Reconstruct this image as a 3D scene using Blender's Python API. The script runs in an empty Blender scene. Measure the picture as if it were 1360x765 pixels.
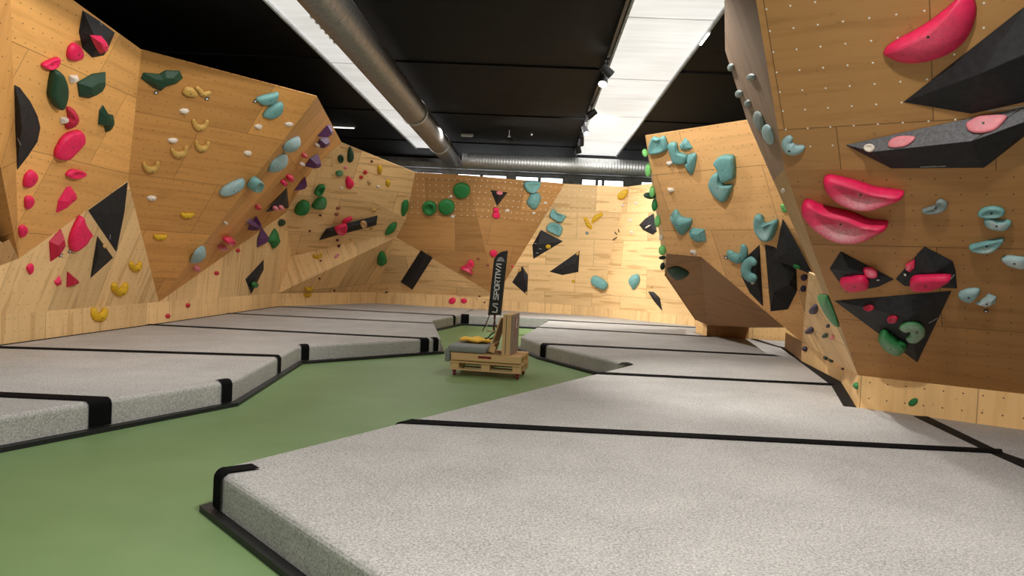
import bpy, bmesh, math, random
from mathutils import Vector, Matrix
random.seed(7)
S = bpy.context.scene
C = S.collection
# ------------------------------------------------------------------ camera model
EXPO = .86
F = 1022.0; K = F/510; CX, CY = 680.0, 382.5; HC = 1.9; HM = .32
ROLL = .048
def cv(px, py): return Vector(((px-CX)/F, -(py-CY)/F, -1.0))
AY = cv(712, 353).normalized()
AZ = Vector((math.sin(ROLL), math.cos(ROLL), 0)); AZ = (AZ - AZ.dot(AY)*AY).normalized()
AX = AY.cross(AZ)
CAM = Vector((0, 0, HC))
def ray(px, py):
    v = cv(px, py); return Vector((v.dot(AX), v.dot(AY), v.dot(AZ)))
def atz(px, py, z):
    r = ray(px, py); return CAM + r*((z-HC)/r.z)
def aty(px, py, y):
    r = ray(px, py); return CAM + r*(y/r.y)
def atx(px, py, x):
    r = ray(px, py); return CAM + r*(x/r.x)
def onp(px, py, p, n):
    r = ray(px, py); return CAM + r*((p-CAM).dot(n)/r.dot(n))
def plane(a, b, c):
    n = (b-a).cross(c-a).normalized()
    if n.dot(CAM-a) < 0: n = -n
    return a, n
cd = bpy.data.cameras.new('camera'); cam = bpy.data.objects.new('camera', cd); C.objects.link(cam)
cd.sensor_width = 36; cd.lens = F/1360*36; cd.clip_start = .05
cam.matrix_world = Matrix(((AX.x, AX.y, AX.z, 0), (AY.x, AY.y, AY.z, 0), (AZ.x, AZ.y, AZ.z, HC), (0, 0, 0, 1)))
S.camera = cam
S.view_settings.view_transform = 'Standard'; S.view_settings.look = 'None'
S.view_settings.gamma = 1; S.view_settings.use_curve_mapping = False
S.view_settings.exposure = EXPO

# ------------------------------------------------------------------ materials
def srgb(r, g, b):
    f = lambda c: c/12.92 if c <= .04045 else ((c+.055)/1.055)**2.4
    return (f(r/255), f(g/255), f(b/255), 1)
class NT:
    def __init__(s, name):
        s.m = bpy.data.materials.new(name); s.m.use_nodes = True
        s.t = s.m.node_tree; s.b = s.t.nodes['Principled BSDF']
    def n(s, typ, **kw):
        nd = s.t.nodes.new(typ)
        for k, v in kw.items(): setattr(nd, k, v)
        return nd
    def l(s, a, b): s.t.links.new(a, b)
    def val(s, sock, v):
        if hasattr(v, 'is_output') or isinstance(v, bpy.types.NodeSocket): s.l(v, sock)
        else: sock.default_value = v
    def math(s, op, a, b=None, c=None):
        nd = s.n('ShaderNodeMath', operation=op)
        s.val(nd.inputs[0], a)
        if b is not None: s.val(nd.inputs[1], b)
        if c is not None: s.val(nd.inputs[2], c)
        return nd.outputs[0]
    def mix(s, f, a, b, mode='MIX'):
        nd = s.n('ShaderNodeMix', data_type='RGBA', blend_type=mode)
        s.val(nd.inputs[0], f); s.val(nd.inputs[6], a); s.val(nd.inputs[7], b)
        return nd.outputs[2]
    def noise(s, vec, scale, detail=3, rough=.5, dist=0):
        nd = s.n('ShaderNodeTexNoise'); nd.inputs['Scale'].default_value = scale
        nd.inputs['Detail'].default_value = detail; nd.inputs['Roughness'].default_value = rough
        nd.inputs['Distortion'].default_value = dist
        if vec is not None: s.l(vec, nd.inputs['Vector'])
        return nd.outputs['Fac']
    def ramp(s, f, stops):
        nd = s.n('ShaderNodeValToRGB'); s.l(f, nd.inputs[0])
        e = nd.color_ramp.elements
        while len(e) < len(stops): e.new(.5)
        for x, (p, c) in zip(e, stops):
            x.position = p; x.color = c if len(c) == 4 else (*c, 1)
        return nd.outputs[0]
    def bump(s, h, strength=.2, dist=.01):
        nd = s.n('ShaderNodeBump'); nd.inputs['Strength'].default_value = strength
        nd.inputs['Distance'].default_value = dist; s.l(h, nd.inputs['Height'])
        s.l(nd.outputs[0], s.b.inputs['Normal'])
def obj_co(t): return t.n('ShaderNodeTexCoord').outputs['Object']
MAT = {}
def plain(name, col, rough=.6, metal=0, nscale=30, namp=.12, bump=0, spec=.5):
    t = NT(name); co = obj_co(t)
    f = t.noise(co, nscale, 4)
    c = t.ramp(f, [(.3, [x*(1-namp) for x in col[:3]]), (.7, [min(1, x*(1+namp)) for x in col[:3]])])
    t.l(c, t.b.inputs['Base Color']); t.b.inputs['Roughness'].default_value = rough
    t.b.inputs['Metallic'].default_value = metal; t.b.inputs['Specular IOR Level'].default_value = spec
    if bump: t.bump(t.noise(co, nscale*4, 2), bump, .004)
    MAT[name] = t.m; return t.m
def emit(name, col, strength):
    t = NT(name); t.b.inputs['Base Color'].default_value = col
    t.b.inputs['Emission Color'].default_value = col; t.b.inputs['Emission Strength'].default_value = strength
    MAT[name] = t.m; return t.m
def wood(name, base, dark, vertical=False, nut=None, nut_r=.011, nut_zmin=None, streak=.5, pan=(2.5, 1.25), var=.16, joints=True):
    t = NT(name)
    uv = t.n('ShaderNodeUVMap', uv_map='UVMap').outputs[0]
    sp = t.n('ShaderNodeSeparateXYZ'); t.l(uv, sp.inputs[0]); u, v = sp.outputs[0], sp.outputs[1]
    pw, ph = (pan[1], pan[0]) if vertical else pan
    # half-bond offset of every second row of panels
    row = t.math('FLOOR', t.math('DIVIDE', v, ph))
    uo = t.math('ADD', u, t.math('MULTIPLY', t.math('MODULO', t.math('ABSOLUTE', row), 2.0), pw*.37))
    col = t.math('FLOOR', t.math('DIVIDE', uo, pw))
    cid = t.n('ShaderNodeCombineXYZ'); t.l(col, cid.inputs[0]); t.l(row, cid.inputs[1])
    wn = t.n('ShaderNodeTexWhiteNoise', noise_dimensions='2D'); t.l(cid.outputs[0], wn.inputs['Vector'])
    pid = wn.outputs['Value']
    su, sv = (9, .8) if vertical else (.8, 9)
    gv = t.n('ShaderNodeCombineXYZ')
    t.l(t.math('MULTIPLY', u, su), gv.inputs[0]); t.l(t.math('MULTIPLY', v, sv), gv.inputs[1]); t.l(t.math('MULTIPLY', pid, 40.0), gv.inputs[2])
    g = t.noise(gv.outputs[0], 1.0, 6, .6, .4)
    dk = [b*.55+d*.45 for b, d in zip(base, dark)]
    c = t.ramp(g, [(.30, dk), (.5, base), (.75, [min(1, x*1.07) for x in base])])
    # heartwood streaks
    sv2 = t.n('ShaderNodeCombineXYZ')
    su2, sv3 = (6.5, .55) if vertical else (.55, 6.5)
    t.l(t.math('MULTIPLY', u, su2), sv2.inputs[0]); t.l(t.math('MULTIPLY', v, sv3), sv2.inputs[1]); t.l(t.math('MULTIPLY', pid, 17.0), sv2.inputs[2])
    s2 = t.noise(sv2.outputs[0], 1.0, 2, .5, .1)
    sm = t.ramp(s2, [(.60, (0, 0, 0)), (.63, (1, 1, 1))])
    c = t.mix(t.math('MULTIPLY', sm, streak), c, (base[0]*.62, base[1]*.50, base[2]*.38, 1))
    # tone of each panel
    tone = t.math('MULTIPLY_ADD', pid, 2*var, 1-var)
    tc = t.n('ShaderNodeCombineXYZ')
    for i in range(3): t.l(tone, tc.inputs[i])
    c = t.mix(1.0, c, tc.outputs[0], 'MULTIPLY')
    # scuffs of rubber and chalk
    k = t.noise(uv, 9.0, 3, .6)
    c = t.mix(t.math('MULTIPLY', t.ramp(k, [(.64, (0, 0, 0)), (.74, (1, 1, 1))]), .25), c, (.06, .045, .03, 1))
    if joints:
        def line(x, p):
            f = t.math('FRACT', t.math('DIVIDE', x, p))
            return t.math('LESS_THAN', t.math('MULTIPLY', t.math('MINIMUM', f, t.math('SUBTRACT', 1.0, f)), p), .0045)
        j = t.math('MAXIMUM', line(uo, pw), line(v, ph))
        c = t.mix(t.math('MULTIPLY', j, .75), c, (*[x*.2 for x in base], 1))
    if nut:
        P = .2
        fx = t.math('SUBTRACT', t.math('FRACT', t.math('DIVIDE', u, P)), .5)
        fy = t.math('SUBTRACT', t.math('FRACT', t.math('DIVIDE', v, P)), .5)
        d = t.math('SQRT', t.math('ADD', t.math('MULTIPLY', fx, fx), t.math('MULTIPLY', fy, fy)))
        m = t.math('LESS_THAN', d, nut_r/P)
        if nut_zmin is not None:  # nuts drawn only this high up, where the skylight reflection is painted
            sz = t.n('ShaderNodeSeparateXYZ'); t.l(obj_co(t), sz.inputs[0])
            m = t.math('MULTIPLY', m, t.math('GREATER_THAN', sz.outputs[2], nut_zmin))
        c = t.mix(m, c, nut)
    t.l(c, t.b.inputs['Base Color'])
    t.b.inputs['Roughness'].default_value = .55; t.b.inputs['Specular IOR Level'].default_value = .3
    t.bump(g, .08, .003)
    MAT[name] = t.m
def hold_mat(name, col, rough=.55, chalk=(.85, .82, .8, 1)):
    t = NT(name); co = obj_co(t)
    f = t.noise(co, 18, 3)
    c = t.ramp(f, [(.3, [x*.88 for x in col[:3]]), (.7, [min(1, x*1.1) for x in col[:3]])])
    at = t.n('ShaderNodeAttribute', attribute_name='chalk', attribute_type='GEOMETRY').outputs['Fac']
    nf = t.noise(co, 45, 4, .65)
    k = t.math('MULTIPLY', at, t.ramp(nf, [(.3, (.35, .35, .35)), (.65, (1, 1, 1))]))
    c = t.mix(k, c, chalk)
    t.l(c, t.b.inputs['Base Color']); t.b.inputs['Roughness'].default_value = rough
    t.bump(t.noise(co, 160, 2), .12, .003)
    MAT[name] = t.m

PALE = srgb(238, 199, 142)[:3]; PALED = srgb(212, 168, 110)[:3]
WARM = srgb(214, 156, 88)[:3]; WARMD = srgb(182, 124, 62)[:3]
BROWN = srgb(186, 138, 84)[:3]; BROWND = srgb(150, 104, 58)[:3]
DOT = (.07, .045, .025, 1); NUT_GLINT = (.9, .88, .82, 1)  # bright nut dots are metal with the skylight's reflection painted in
wood('ply_pale_vertical', PALE, PALED, True, DOT, .008, streak=.45)
wood('ply_pale', PALE, PALED, False, DOT, .008, streak=.55, pan=(2.5, 1.25))
wood('ply_pale_back', PALE, PALED, False, NUT_GLINT, .013, 3.55, streak=.55, pan=(1.6, .9))
wood('ply_warm', WARM, WARMD, False, DOT, .0085, streak=.2)
wood('ply_warm_vertical', WARM, WARMD, True, DOT, .0085, streak=.2)
wood('ply_brown', BROWN, BROWND, False, NUT_GLINT, .015, 3.3, streak=.25)
wood('ply_right', BROWN, BROWND, False, NUT_GLINT, .0085, 3.02, streak=.05, pan=(1.25, 2.5))
wood('ply_right_shaded', srgb(170, 124, 74)[:3], srgb(140, 96, 52)[:3], False, DOT, .0075, streak=.05)  # browner base puts the shade under overhangs into the colour
wood('ply_edge', srgb(196, 160, 112)[:3], srgb(170, 132, 86)[:3], True, None, streak=.15, joints=False)
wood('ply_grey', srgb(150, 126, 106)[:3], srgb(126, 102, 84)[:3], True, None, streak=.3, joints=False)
wood('kick_ply', PALE, PALED, True, DOT, .008, streak=.4, pan=(2.5, 1.5))
wood('ply_teal_wall', srgb(234, 182, 122)[:3], srgb(204, 150, 94)[:3], False, DOT, .0085, streak=.1)
wood('ply_warm_light', srgb(232, 172, 100)[:3], srgb(200, 142, 78)[:3], False, DOT, .0085, streak=.2)
wood('kick_ply_plain', srgb(240, 196, 134)[:3], srgb(216, 168, 104)[:3], True, DOT, .0085, streak=.05, pan=(2.5, 1.25))
wood('pallet_wood', srgb(206, 168, 118)[:3], srgb(172, 132, 86)[:3], False, None, streak=.2, joints=False)
plain('black_paint', (.0075, .0075, .0085), .65, 0, 3, .3, spec=.1)
plain('black_strip', (.008, .008, .009), .8, 0, 60, .2, spec=.2)
plain('black_rail', (.012, .012, .013), .5, 0, 20, .2)
plain('galvanised', (.66, .67, .66), .5, .75, 12, .12)
plain('galvanised_dark', (.30, .29, .28), .42, .9, 12, .18)
plain('grey_wall', (.52, .54, .56), .7, 0, 6, .2)
plain('dark_frame', (.05, .05, .055), .5)
plain('lamp_black', (.02, .02, .022), .45)
plain('lamp_white', (.7, .7, .7), .5)
plain('red_metal', srgb(120, 20, 30), .4)
plain('bolt_metal', (.05, .05, .05), .4, .8)
plain('label_grey', (.45, .45, .45), .6)
plain('white_card', (.8, .8, .8), .6)
plain('yellow_fabric', srgb(240, 190, 70), .8, 0, 10, .15)
plain('pad_grey', srgb(134, 136, 132), .9, 0, 40, .12)
plain('crate_grey', srgb(150, 132, 118), .7, 0, 8, .1)
plain('pink_print', srgb(190, 70, 110), .7)
plain('beige_metal', srgb(190, 175, 150), .6)
plain('flag_black', (.012, .012, .013), .7, 0, 14, .2)
plain('print_white', (.75, .75, .75), .6)
plain('volume_black', (.016, .0155, .017), .62, 0, 14, .35, .25, spec=.35)
plain('volume_chalk', (.13, .127, .135), .75, 0, 40, .3, .25)
emit('lens_glow', (1, .95, .86, 1), 25)
emit('tube_glow', (1, .98, .95, 1), 1.6)
emit('window_day', (.95, .98, 1, 1), 1.6)
def carpet():
    t = NT('mat_carpet'); co = obj_co(t)
    a = t.noise(co, 62, 4, .8); b = t.noise(co, 1.6, 2)
    c = t.ramp(a, [(.34, srgb(124, 122, 120)), (.5, srgb(182, 178, 173)), (.67, srgb(226, 222, 217))])
    c = t.mix(.22, c, t.ramp(b, [(.3, srgb(120, 118, 116)), (.7, srgb(190, 187, 184))]))
    t.l(c, t.b.inputs['Base Color']); t.b.inputs['Roughness'].default_value = .95
    t.b.inputs['Specular IOR Level'].default_value = .1
    t.bump(a, .25, .004); MAT['mat_carpet'] = t.m
carpet()
def floorm():
    t = NT('green_floor'); co = obj_co(t)
    a = t.noise(co, .55, 4, .55); b = t.noise(co, 30, 3)
    c = t.ramp(a, [(.3, srgb(110, 136, 86)), (.55, srgb(118, 144, 95)), (.75, srgb(128, 152, 104))])
    c = t.mix(t.math('MULTIPLY', t.ramp(b, [(.72, (0, 0, 0)), (.78, (1, 1, 1))]), .35), c, srgb(170, 175, 140))
    t.l(c, t.b.inputs['Base Color']); t.b.inputs['Roughness'].default_value = .5
    t.b.inputs['Specular IOR Level'].default_value = .3; MAT['green_floor'] = t.m
floorm()
def skym(name, SKY):
    t = NT(name); co = obj_co(t)
    mp = t.n('ShaderNodeMapping'); mp.inputs['Scale'].default_value = (.6, 5, 1); t.l(co, mp.inputs[0])
    a = t.noise(mp.outputs[0], 1.0, 4); b = t.noise(co, .5, 2)
    c = t.ramp(a, [(.3, (.80, .79, .75)), (.7, (1, .99, .96))])
    c = t.mix(.35, c, t.ramp(b, [(.35, (.6, .59, .56)), (.65, (1, 1, 1))]), 'MULTIPLY')
    t.l(c, t.b.inputs['Emission Color']); t.b.inputs['Emission Strength'].default_value = SKY
    t.b.inputs['Base Color'].default_value = (.5, .5, .5, 1); MAT[name] = t.m
skym('skylight_panel', .40); skym('skylight_panel_bright', .50)
for nm, c in dict(pink=srgb(232, 28, 88), crimson=srgb(190, 24, 60), dgreen=srgb(22, 62, 40), green=srgb(34, 122, 58), lgreen=srgb(120, 196, 110),
                  teal=srgb(112, 164, 162), pteal=srgb(152, 182, 184), white=srgb(225, 212, 198), yellow=srgb(216, 172, 24), khaki=srgb(200, 160, 84),
                  purple=srgb(88, 38, 92), red=srgb(206, 40, 52), darkred=srgb(96, 26, 26), pinkwhite=srgb(226, 130, 140), black=(.014, .014, .015, 1), brown=srgb(150, 84, 60),
                  beige=srgb(208, 166, 112), greyteal=srgb(128, 142, 140), dpurple=srgb(46, 30, 60)).items():
    hold_mat('hold_'+nm, c)

# ------------------------------------------------------------------ object helpers
def tag(o, label=None, cat=None, group=None, kind=None):
    if label: o['label'] = label
    if cat: o['category'] = cat
    if group: o['group'] = group
    if kind: o['kind'] = kind
    return o
def link(name, bm, mat, parent=None, mw=None, smooth=False, bevel=0):
    me = bpy.data.meshes.new(name)
    bmesh.ops.recalc_face_normals(bm, faces=bm.faces)
    if bevel:
        bmesh.ops.bevel(bm, geom=list(bm.edges), offset=bevel, segments=2, affect='EDGES', profile=.6)
    bm.to_mesh(me); bm.free()
    for m in (mat if isinstance(mat, (list, tuple)) else [mat]): me.materials.append(MAT[m] if isinstance(m, str) else m)
    if smooth:
        for p in me.polygons: p.use_smooth = True
    o = bpy.data.objects.new(name, me); C.objects.link(o)
    if parent: o.parent = parent
    if mw is not None: o.matrix_local = mw
    return o
def empty(name, loc=(0, 0, 0), rz=0):
    o = bpy.data.objects.new(name, None); C.objects.link(o); o.location = loc; o.rotation_euler = (0, 0, rz)
    o.empty_display_size = .1
    return o
def box(bm, x0, x1, y0, y1, z0, z1, M=None):
    vs = [bm.verts.new((M @ Vector(p)) if M else p) for p in
          [(x0, y0, z0), (x1, y0, z0), (x1, y1, z0), (x0, y1, z0), (x0, y0, z1), (x1, y0, z1), (x1, y1, z1), (x0, y1, z1)]]
    for f in [(0, 3, 2, 1), (4, 5, 6, 7), (0, 1, 5, 4), (1, 2, 6, 5), (2, 3, 7, 6), (3, 0, 4, 7)]:
        bm.faces.new([vs[i] for i in f])
def tube(bm, a, b, r, seg=12, r2=None, cap=True):
    a, b = Vector(a), Vector(b); d = (b-a).normalized()
    s = d.orthogonal().normalized(); w = d.cross(s); r2 = r if r2 is None else r2
    A = [bm.verts.new(a + r*(math.cos(2*math.pi*i/seg)*s + math.sin(2*math.pi*i/seg)*w)) for i in range(seg)]
    B = [bm.verts.new(b + r2*(math.cos(2*math.pi*i/seg)*s + math.sin(2*math.pi*i/seg)*w)) for i in range(seg)]
    for i in range(seg): bm.faces.new((A[i], A[(i+1) % seg], B[(i+1) % seg], B[i]))
    if cap: bm.faces.new(A[::-1]); bm.faces.new(B)
def stroke(bm, pts, w, t, M):
    """flat raised strokes (lettering) along 2-D polylines, in the frame M"""
    for p, q in zip(pts, pts[1:]):
        p, q = Vector(p), Vector(q); d = (q-p)
        if d.length < 1e-6: continue
        d.normalize(); nn = Vector((-d.y, d.x))*w/2; p2, q2 = p-d*w/2*.9, q+d*w/2*.9
        c = [p2+nn, q2+nn, q2-nn, p2-nn]
        lo = [bm.verts.new(M @ Vector((x.x, x.y, 0))) for x in c]; hi = [bm.verts.new(M @ Vector((x.x, x.y, t))) for x in c]
        bm.faces.new(hi); bm.faces.new(lo[::-1])
        for i in range(4): bm.faces.new((lo[i], lo[(i+1) % 4], hi[(i+1) % 4], hi[i]))
# ------------------------------------------------------------------ climbing walls: folded plywood faces
TRIS = []     # (a, b, c, n) that holds can be set on
class Wall:
    def __init__(s, name): s.name = name; s.f = []
    def add(s, pts, mat, hit=True):
        s.f.append((pts, mat))
        if hit:
            for i in range(1, len(pts)-1):
                a, b, c = pts[0], pts[i], pts[i+1]
                if (b-a).cross(c-a).length < 1e-7: continue
                _, n = plane(a, b, c); TRIS.append((a, b, c, n))
    def build(s, thick=.018):
        bm = bmesh.new(); uvl = bm.loops.layers.uv.new('UVMap'); mats = []
        for k, (pts, mat) in enumerate(s.f):
            n = Vector((0, 0, 0))
            for i in range(len(pts)):
                n += (pts[i]-pts[0]).cross(pts[(i+1) % len(pts)]-pts[0])
            n.normalize()
            if n.dot(CAM - sum(pts, Vector())/len(pts)) < 0: n = -n; pts = [pts[0]]+pts[:0:-1]
            vax = (Vector((0, 0, 1)) - n*n.z).normalized(); uax = vax.cross(n)
            if mat not in mats: mats.append(mat)
            fv = [bm.verts.new(p) for p in pts]
            bk = [bm.verts.new(p - n*thick) for p in pts]
            fs = [bm.faces.new(bk[::-1])]
            for i in range(1, len(pts)-1):
                if (pts[i]-pts[0]).cross(pts[i+1]-pts[0]).length > 1e-7: fs.append(bm.faces.new((fv[0], fv[i], fv[i+1])))
            for i in range(len(pts)):
                j = (i+1) % len(pts); fs.append(bm.faces.new((fv[j], fv[i], bk[i], bk[j])))
            for ff in fs:
                ff.material_index = mats.index(mat)
                for lp in ff.loops: lp[uvl].uv = (lp.vert.co.dot(uax)+k*.37, lp.vert.co.dot(vax)+.05*k)
        me = bpy.data.meshes.new(s.name); bm.to_mesh(me); bm.free()
        for m in mats: me.materials.append(MAT[m])
        o = bpy.data.objects.new(s.name, me); C.objects.link(o); o['kind'] = 'structure'
        return o
V = Vector
def vplane(a, b):           # vertical plane through two base points
    n = (b-a).cross(V((0, 0, 1))).normalized()
    if n.dot(CAM-a) < 0: n = -n
    return a, n
def top_of(px, py, a, b): return onp(px, py, *vplane(a, b))
def down(p, z=0.0): return V((p.x, p.y, z))

# --- kick boards (vertical, standing on the slab, mats butt against them)
b0 = atz(0, 458, HM); b1 = atz(240, 425.6, HM); b2 = atz(368, 407, HM); b3 = atz(500, 402.4, HM)
b0 = b1 + (b0-b1)*1.6
t0 = top_of(0, 418, atz(0, 458, HM), b1); t1 = top_of(211, 401, atz(0, 458, HM), b1); t2 = top_of(369.6, 389.6, b1, b2); t3 = top_of(499, 388, b2, b3)
t0e = t1 + (t0-t1)*1.6
b3 = V((t3.x, t3.y, HM)); b2 = V((t2.x, t2.y, HM))
kick = Wall('baseboard_left')
kick.add([down(b0), down(V((t1.x, t1.y, 0))), t1, t0e], 'kick_ply'); kick.add([V((t1.x, t1.y, 0)), down(t2), t2, t1], 'kick_ply'); kick.add([down(t2), down(t3), t3, t2], 'kick_ply')
kick.build()
q1 = atz(633, 410.4, HM); q2 = atz(793, 420, HM); q4 = atz(925, 433.4, HM)
q4 = q2 + (q4-q2)*1.25
k1 = top_of(632, 395.5, b3, q1); k2 = top_of(795, 408.3, q1, q2); k4 = k2 + (q4-q2); k4.z = k2.z
kick = Wall('baseboard_back')
kick.add([down(t3), down(k1), k1, t3], 'kick_ply'); kick.add([down(k1), down(k2), k2, k1], 'kick_ply'); kick.add([down(k2), down(k4), k4, k2], 'kick_ply')
kick.build()

# --- left wall
wl = Wall('wall_left')
h3 = 4.9
A = atz(188, 66, h3); B = atz(421, 128, h3); D = atz(454, 188.5, h3)
pL2 = plane(t1, A, B)
vL = onp(170, 240, *pL2)
pL3 = plane(t0, t1, vL)
e1 = onp(25, 343.5, *pL3)
pL1 = plane(e1, vL, A)
e1t = onp(14, 0, *pL1); e1tt = e1 + (e1t-e1)*1.15
l1t = onp(97, 0, *pL1); l1tt = A + (l1t-A)*1.25
# lower pale face
far0 = onp(-90, 235, *pL3)
wl.add([t0e, t1, vL, e1, far0], 'ply_pale_vertical')
wl.add([e1, vL, A, l1tt, e1tt], 'ply_warm_light')
s0 = aty(-60, 271, e1.y-.9); s1 = aty(-60, -80, e1tt.y-.9)
wl.add([e1, e1tt, s1, s0], 'ply_warm_vertical')
wl.add([t1, B, A, vL], 'ply_warm')
cD = atz(379, 283, 3.2); cD = V((t2.x-.02, t2.y, 0)); cD = onp(379, 283, *vplane(t2, t2 + V((1, -1, 0))))
cn = V((0, 0, 0))
Ctop = atz(551.5, 229, 4.65)
pL4 = plane(cD, D, Ctop)
cM = onp(415, 224, *pL4)
WEDGE = len(wl.f); TW = len(TRIS)
wl.add([t1, cD, cM, D, B], 'ply_warm_vertical')
wl.add([t1, t2, cD], 'ply_pale_vertical')
c5 = Ctop + (t3-Ctop)*.52
pc = onp(527, 310, *plane(Ctop, t3, Ctop+ray(540, 290)))  # placeholder on the corner line
c5 = Ctop + (t3-Ctop)*((310-229)/(388-229)*.98)
hb = 4.65
Bm = atz(621, 233, hb-.02); Br = atz(750, 244, hb); Bf = atz(833, 248, hb)
pB3 = plane(k1, k2, Br); Bf = onp(833, 248, *pB3); tip = onp(659, 393, *pB3)+V((0, -.01, 0))
pB1 = plane(Ctop, Bm, tip)
c6 = onp(539, 291, *pB1); c5 = onp(526, 315, *pB1)
pL4 = plane(Ctop, c5, cD); D = onp(453.5, 189, *pL4); f1 = onp(438, 237, *pL4); cM = onp(415, 224, *pL4); m1 = onp(387, 340, *pL4); m2 = onp(504, 314, *pL4); cE = onp(446, 207, *pL4)
wl.f.pop(WEDGE); del TRIS[TW:TW+3]
wl.add([t1, cD, cM, D, B], 'ply_warm_vertical')
wl.add([cM, cE, f1], 'ply_pale_vertical')
wl.add([cM, D, cE], 'ply_pale')
wl.add([f1, cE, D, Ctop, c6], 'ply_pale')
wl.add([cD, cM, f1, c6, c5, m2, m1], 'ply_pale')
wl.add([t2, m1, cD], 'ply_pale_vertical')
wl.add([t2, t3, c5, m2, m1], 'ply_pale_vertical')
wl.build()

# --- back wall
wb = Wall('wall_back')
wb.add([c6, Ctop, Bm, tip, c5], 'ply_brown')
wb.add([Bm, Br, tip], 'ply_brown')
wb.add([t3, c5, tip, k1], 'ply_pale')
wb.add([k1, tip, Br, Bf, k2], 'ply_pale_back')
B4 = atz(868, 243.2, hb); B4 = Bf + (B4-Bf)*1.6
wb.add([k2, Bf, B4, k4], 'ply_pale_back')
wb.build()

# --- right middle block
wr = Wall('wall_right')
g1 = V(atz(1065, 480, HM)); g0 = atz(1042, 463, HM)
gt = top_of(1065, 454, g0, g1)
R00 = aty(857, 180, 7.6*K); R01 = aty(1000, 158, 6.6*K)
pR2 = plane(gt, R00, R01)
r1 = onp(885.6, 336.7, *pR2); r2 = onp(931, 341, *pR2); r3 = onp(1042, 435, *pR2); r4 = onp(1086, 430, *pR2); r5 = onp(1100, 150, *pR2)
wr.add([R00, R01, r5, r4, gt, r3, r2, r1], 'ply_teal_wall')
kb0 = atz(924.4, 441, HM); kb1 = atz(938.5, 446.7, HM); kb2 = atz(994, 450, HM); kb3 = atz(1042, 451, HM)
kt0 = top_of(924.4, 427, kb0, kb1); kt1 = V((kb1.x, kb1.y, kt0.z)); kt2 = V((kb2.x, kb2.y, kt0.z)); kt3 = V((kb3.x+.4, kb3.y, kt0.z))
pU = plane(r1, r2, kt1); lw = onp(883, 364, *pU); ku = onp(924.5, 425, *pU)
wr.add([kt1, ku, lw, r1, r2, r3, kt2], 'ply_right_shaded')
wr.add([down(kb2), V((7.6, kb2.y, 0)), V((7.6, kb2.y, 2.3)), V((kb2.x, kb2.y, 2.3))], 'kick_ply_plain')
# left edge return of the block
bk = V((.35, 1.8, 0))
wr.add([R00, r1, lw, lw+bk*.9, R00+bk], 'ply_edge')
wr.add([lw, ku, ku+bk, lw+bk*.9], 'ply_right_shaded', False)
wr.build()
kick = Wall('baseboard_right')
kick.add([down(kb0), down(kb1), kt1, kt0], 'kick_ply_plain'); kick.add([down(kb1), down(kb2), kt2, kt1], 'ply_right_shaded');
kick.add([down(g1), down(g0), V((g0.x, g0.y, gt.z)), gt], 'ply_right_shaded')
a1 = atz(1117, 507, HM); a2 = atz(1137, 541, HM); a3 = atz(1360, 571, HM); a3 = a2 + (a3-a2)*1.5
at1 = top_of(1118, 476, g1, a1); at2 = top_of(1140, 499, a1, a2); at3 = V((a3.x, a3.y, at2.z))
at2 = V((a2.x, a2.y, at2.z)); at1 = V((a1.x, a1.y, at1.z))
kick.add([down(g1), down(a1), at1, gt], 'kick_ply_plain'); kick.add([down(a1), down(a2), at2, at1], 'kick_ply_plain'); kick.add([down(a2), down(a3), at3, at2], 'kick_ply_plain')
kick.build()
# --- right front overhang
wf = Wall('wall_right_front')
F1 = aty(1042, 225, 3.85*K); pF = plane(at2, at3, F1); F1r = onp(1360, 226, *pF); F1r = F1 + (F1r-F1)*1.35
F2 = aty(1004, 0, 3.36*K); pF2 = plane(F1, F1r, F2); F2r = onp(1360, -40, *pF2); F2r = F2 + (F2r-F2)*1.35
F2t = F2 + (F2-F1)*.22; F2rt = F2r + (F2-F1)*.22
wf.add([at2, at3, F1r, F1], 'ply_right_shaded'); wf.add([F1, F1r, F2rt, F2t], 'ply_right')
# side return of the overhang
pS = plane(F2, F1, F2+V((.12, 1, 0))); pS2 = plane(F1, at2, F1+V((.12, 1, 0)))
E0 = onp(962, 0, *pS); E0t = E0 + (F2t-F2); E1 = onp(963, 67, *pS); E2 = onp(991, 157, *pS); E3 = onp(1027, 240, *pS)
E4 = onp(1083, 366, *pS2); E5 = onp(1111, 433, *pS2)
F3 = F1 + (at2-F1)*.569; F4 = F1 + (at2-F1)*.785
wf.add([F2, F2t, E0t, E0, E1, E2, E3, F1], 'ply_grey'); wf.add([F1, E3, E4, F3], 'ply_edge'); wf.add([F3, E4, E5, F4], 'ply_edge'); wf.add([F4, E5, at2], 'ply_edge')
# pale side face between the block and the overhang
sT = onp(1074, 362, *plane(gt, at1, E4))
wf.add([gt, at1, at2, E5, E4, sT], 'ply_pale_vertical')
wf.build()
DBG = dict(A=A, B=B, D=D, vL=vL, e1=e1, e1t=e1t, l1t=l1t, t0=t0, t1=t1, t2=t2, t3=t3, cD=cD, cM=cM, Ctop=Ctop, f1=f1, c6=c6, c5=c5, m1=m1, m2=m2, Bm=Bm, Br=Br, Bf=Bf, tip=tip, k1=k1, k2=k2, k4=k4, B4=B4,
           R00=R00, R01=R01, r1=r1, r2=r2, r3=r3, r4=r4, r5=r5, gt=gt, g0=g0, g1=g1, kt0=kt0, kt1=kt1, kt2=kt2, lw=lw, at1=at1, at2=at2, at3=at3, F1=F1, F2=F2, F1r=F1r, F2r=F2r, E0=E0, E1=E1, E2=E2, E3=E3, E4=E4, E5=E5, F3=F3, F4=F4, sT=sT)
for k_, v_ in DBG.items(): print('PT', k_, tuple(round(x, 2) for x in v_))
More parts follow.
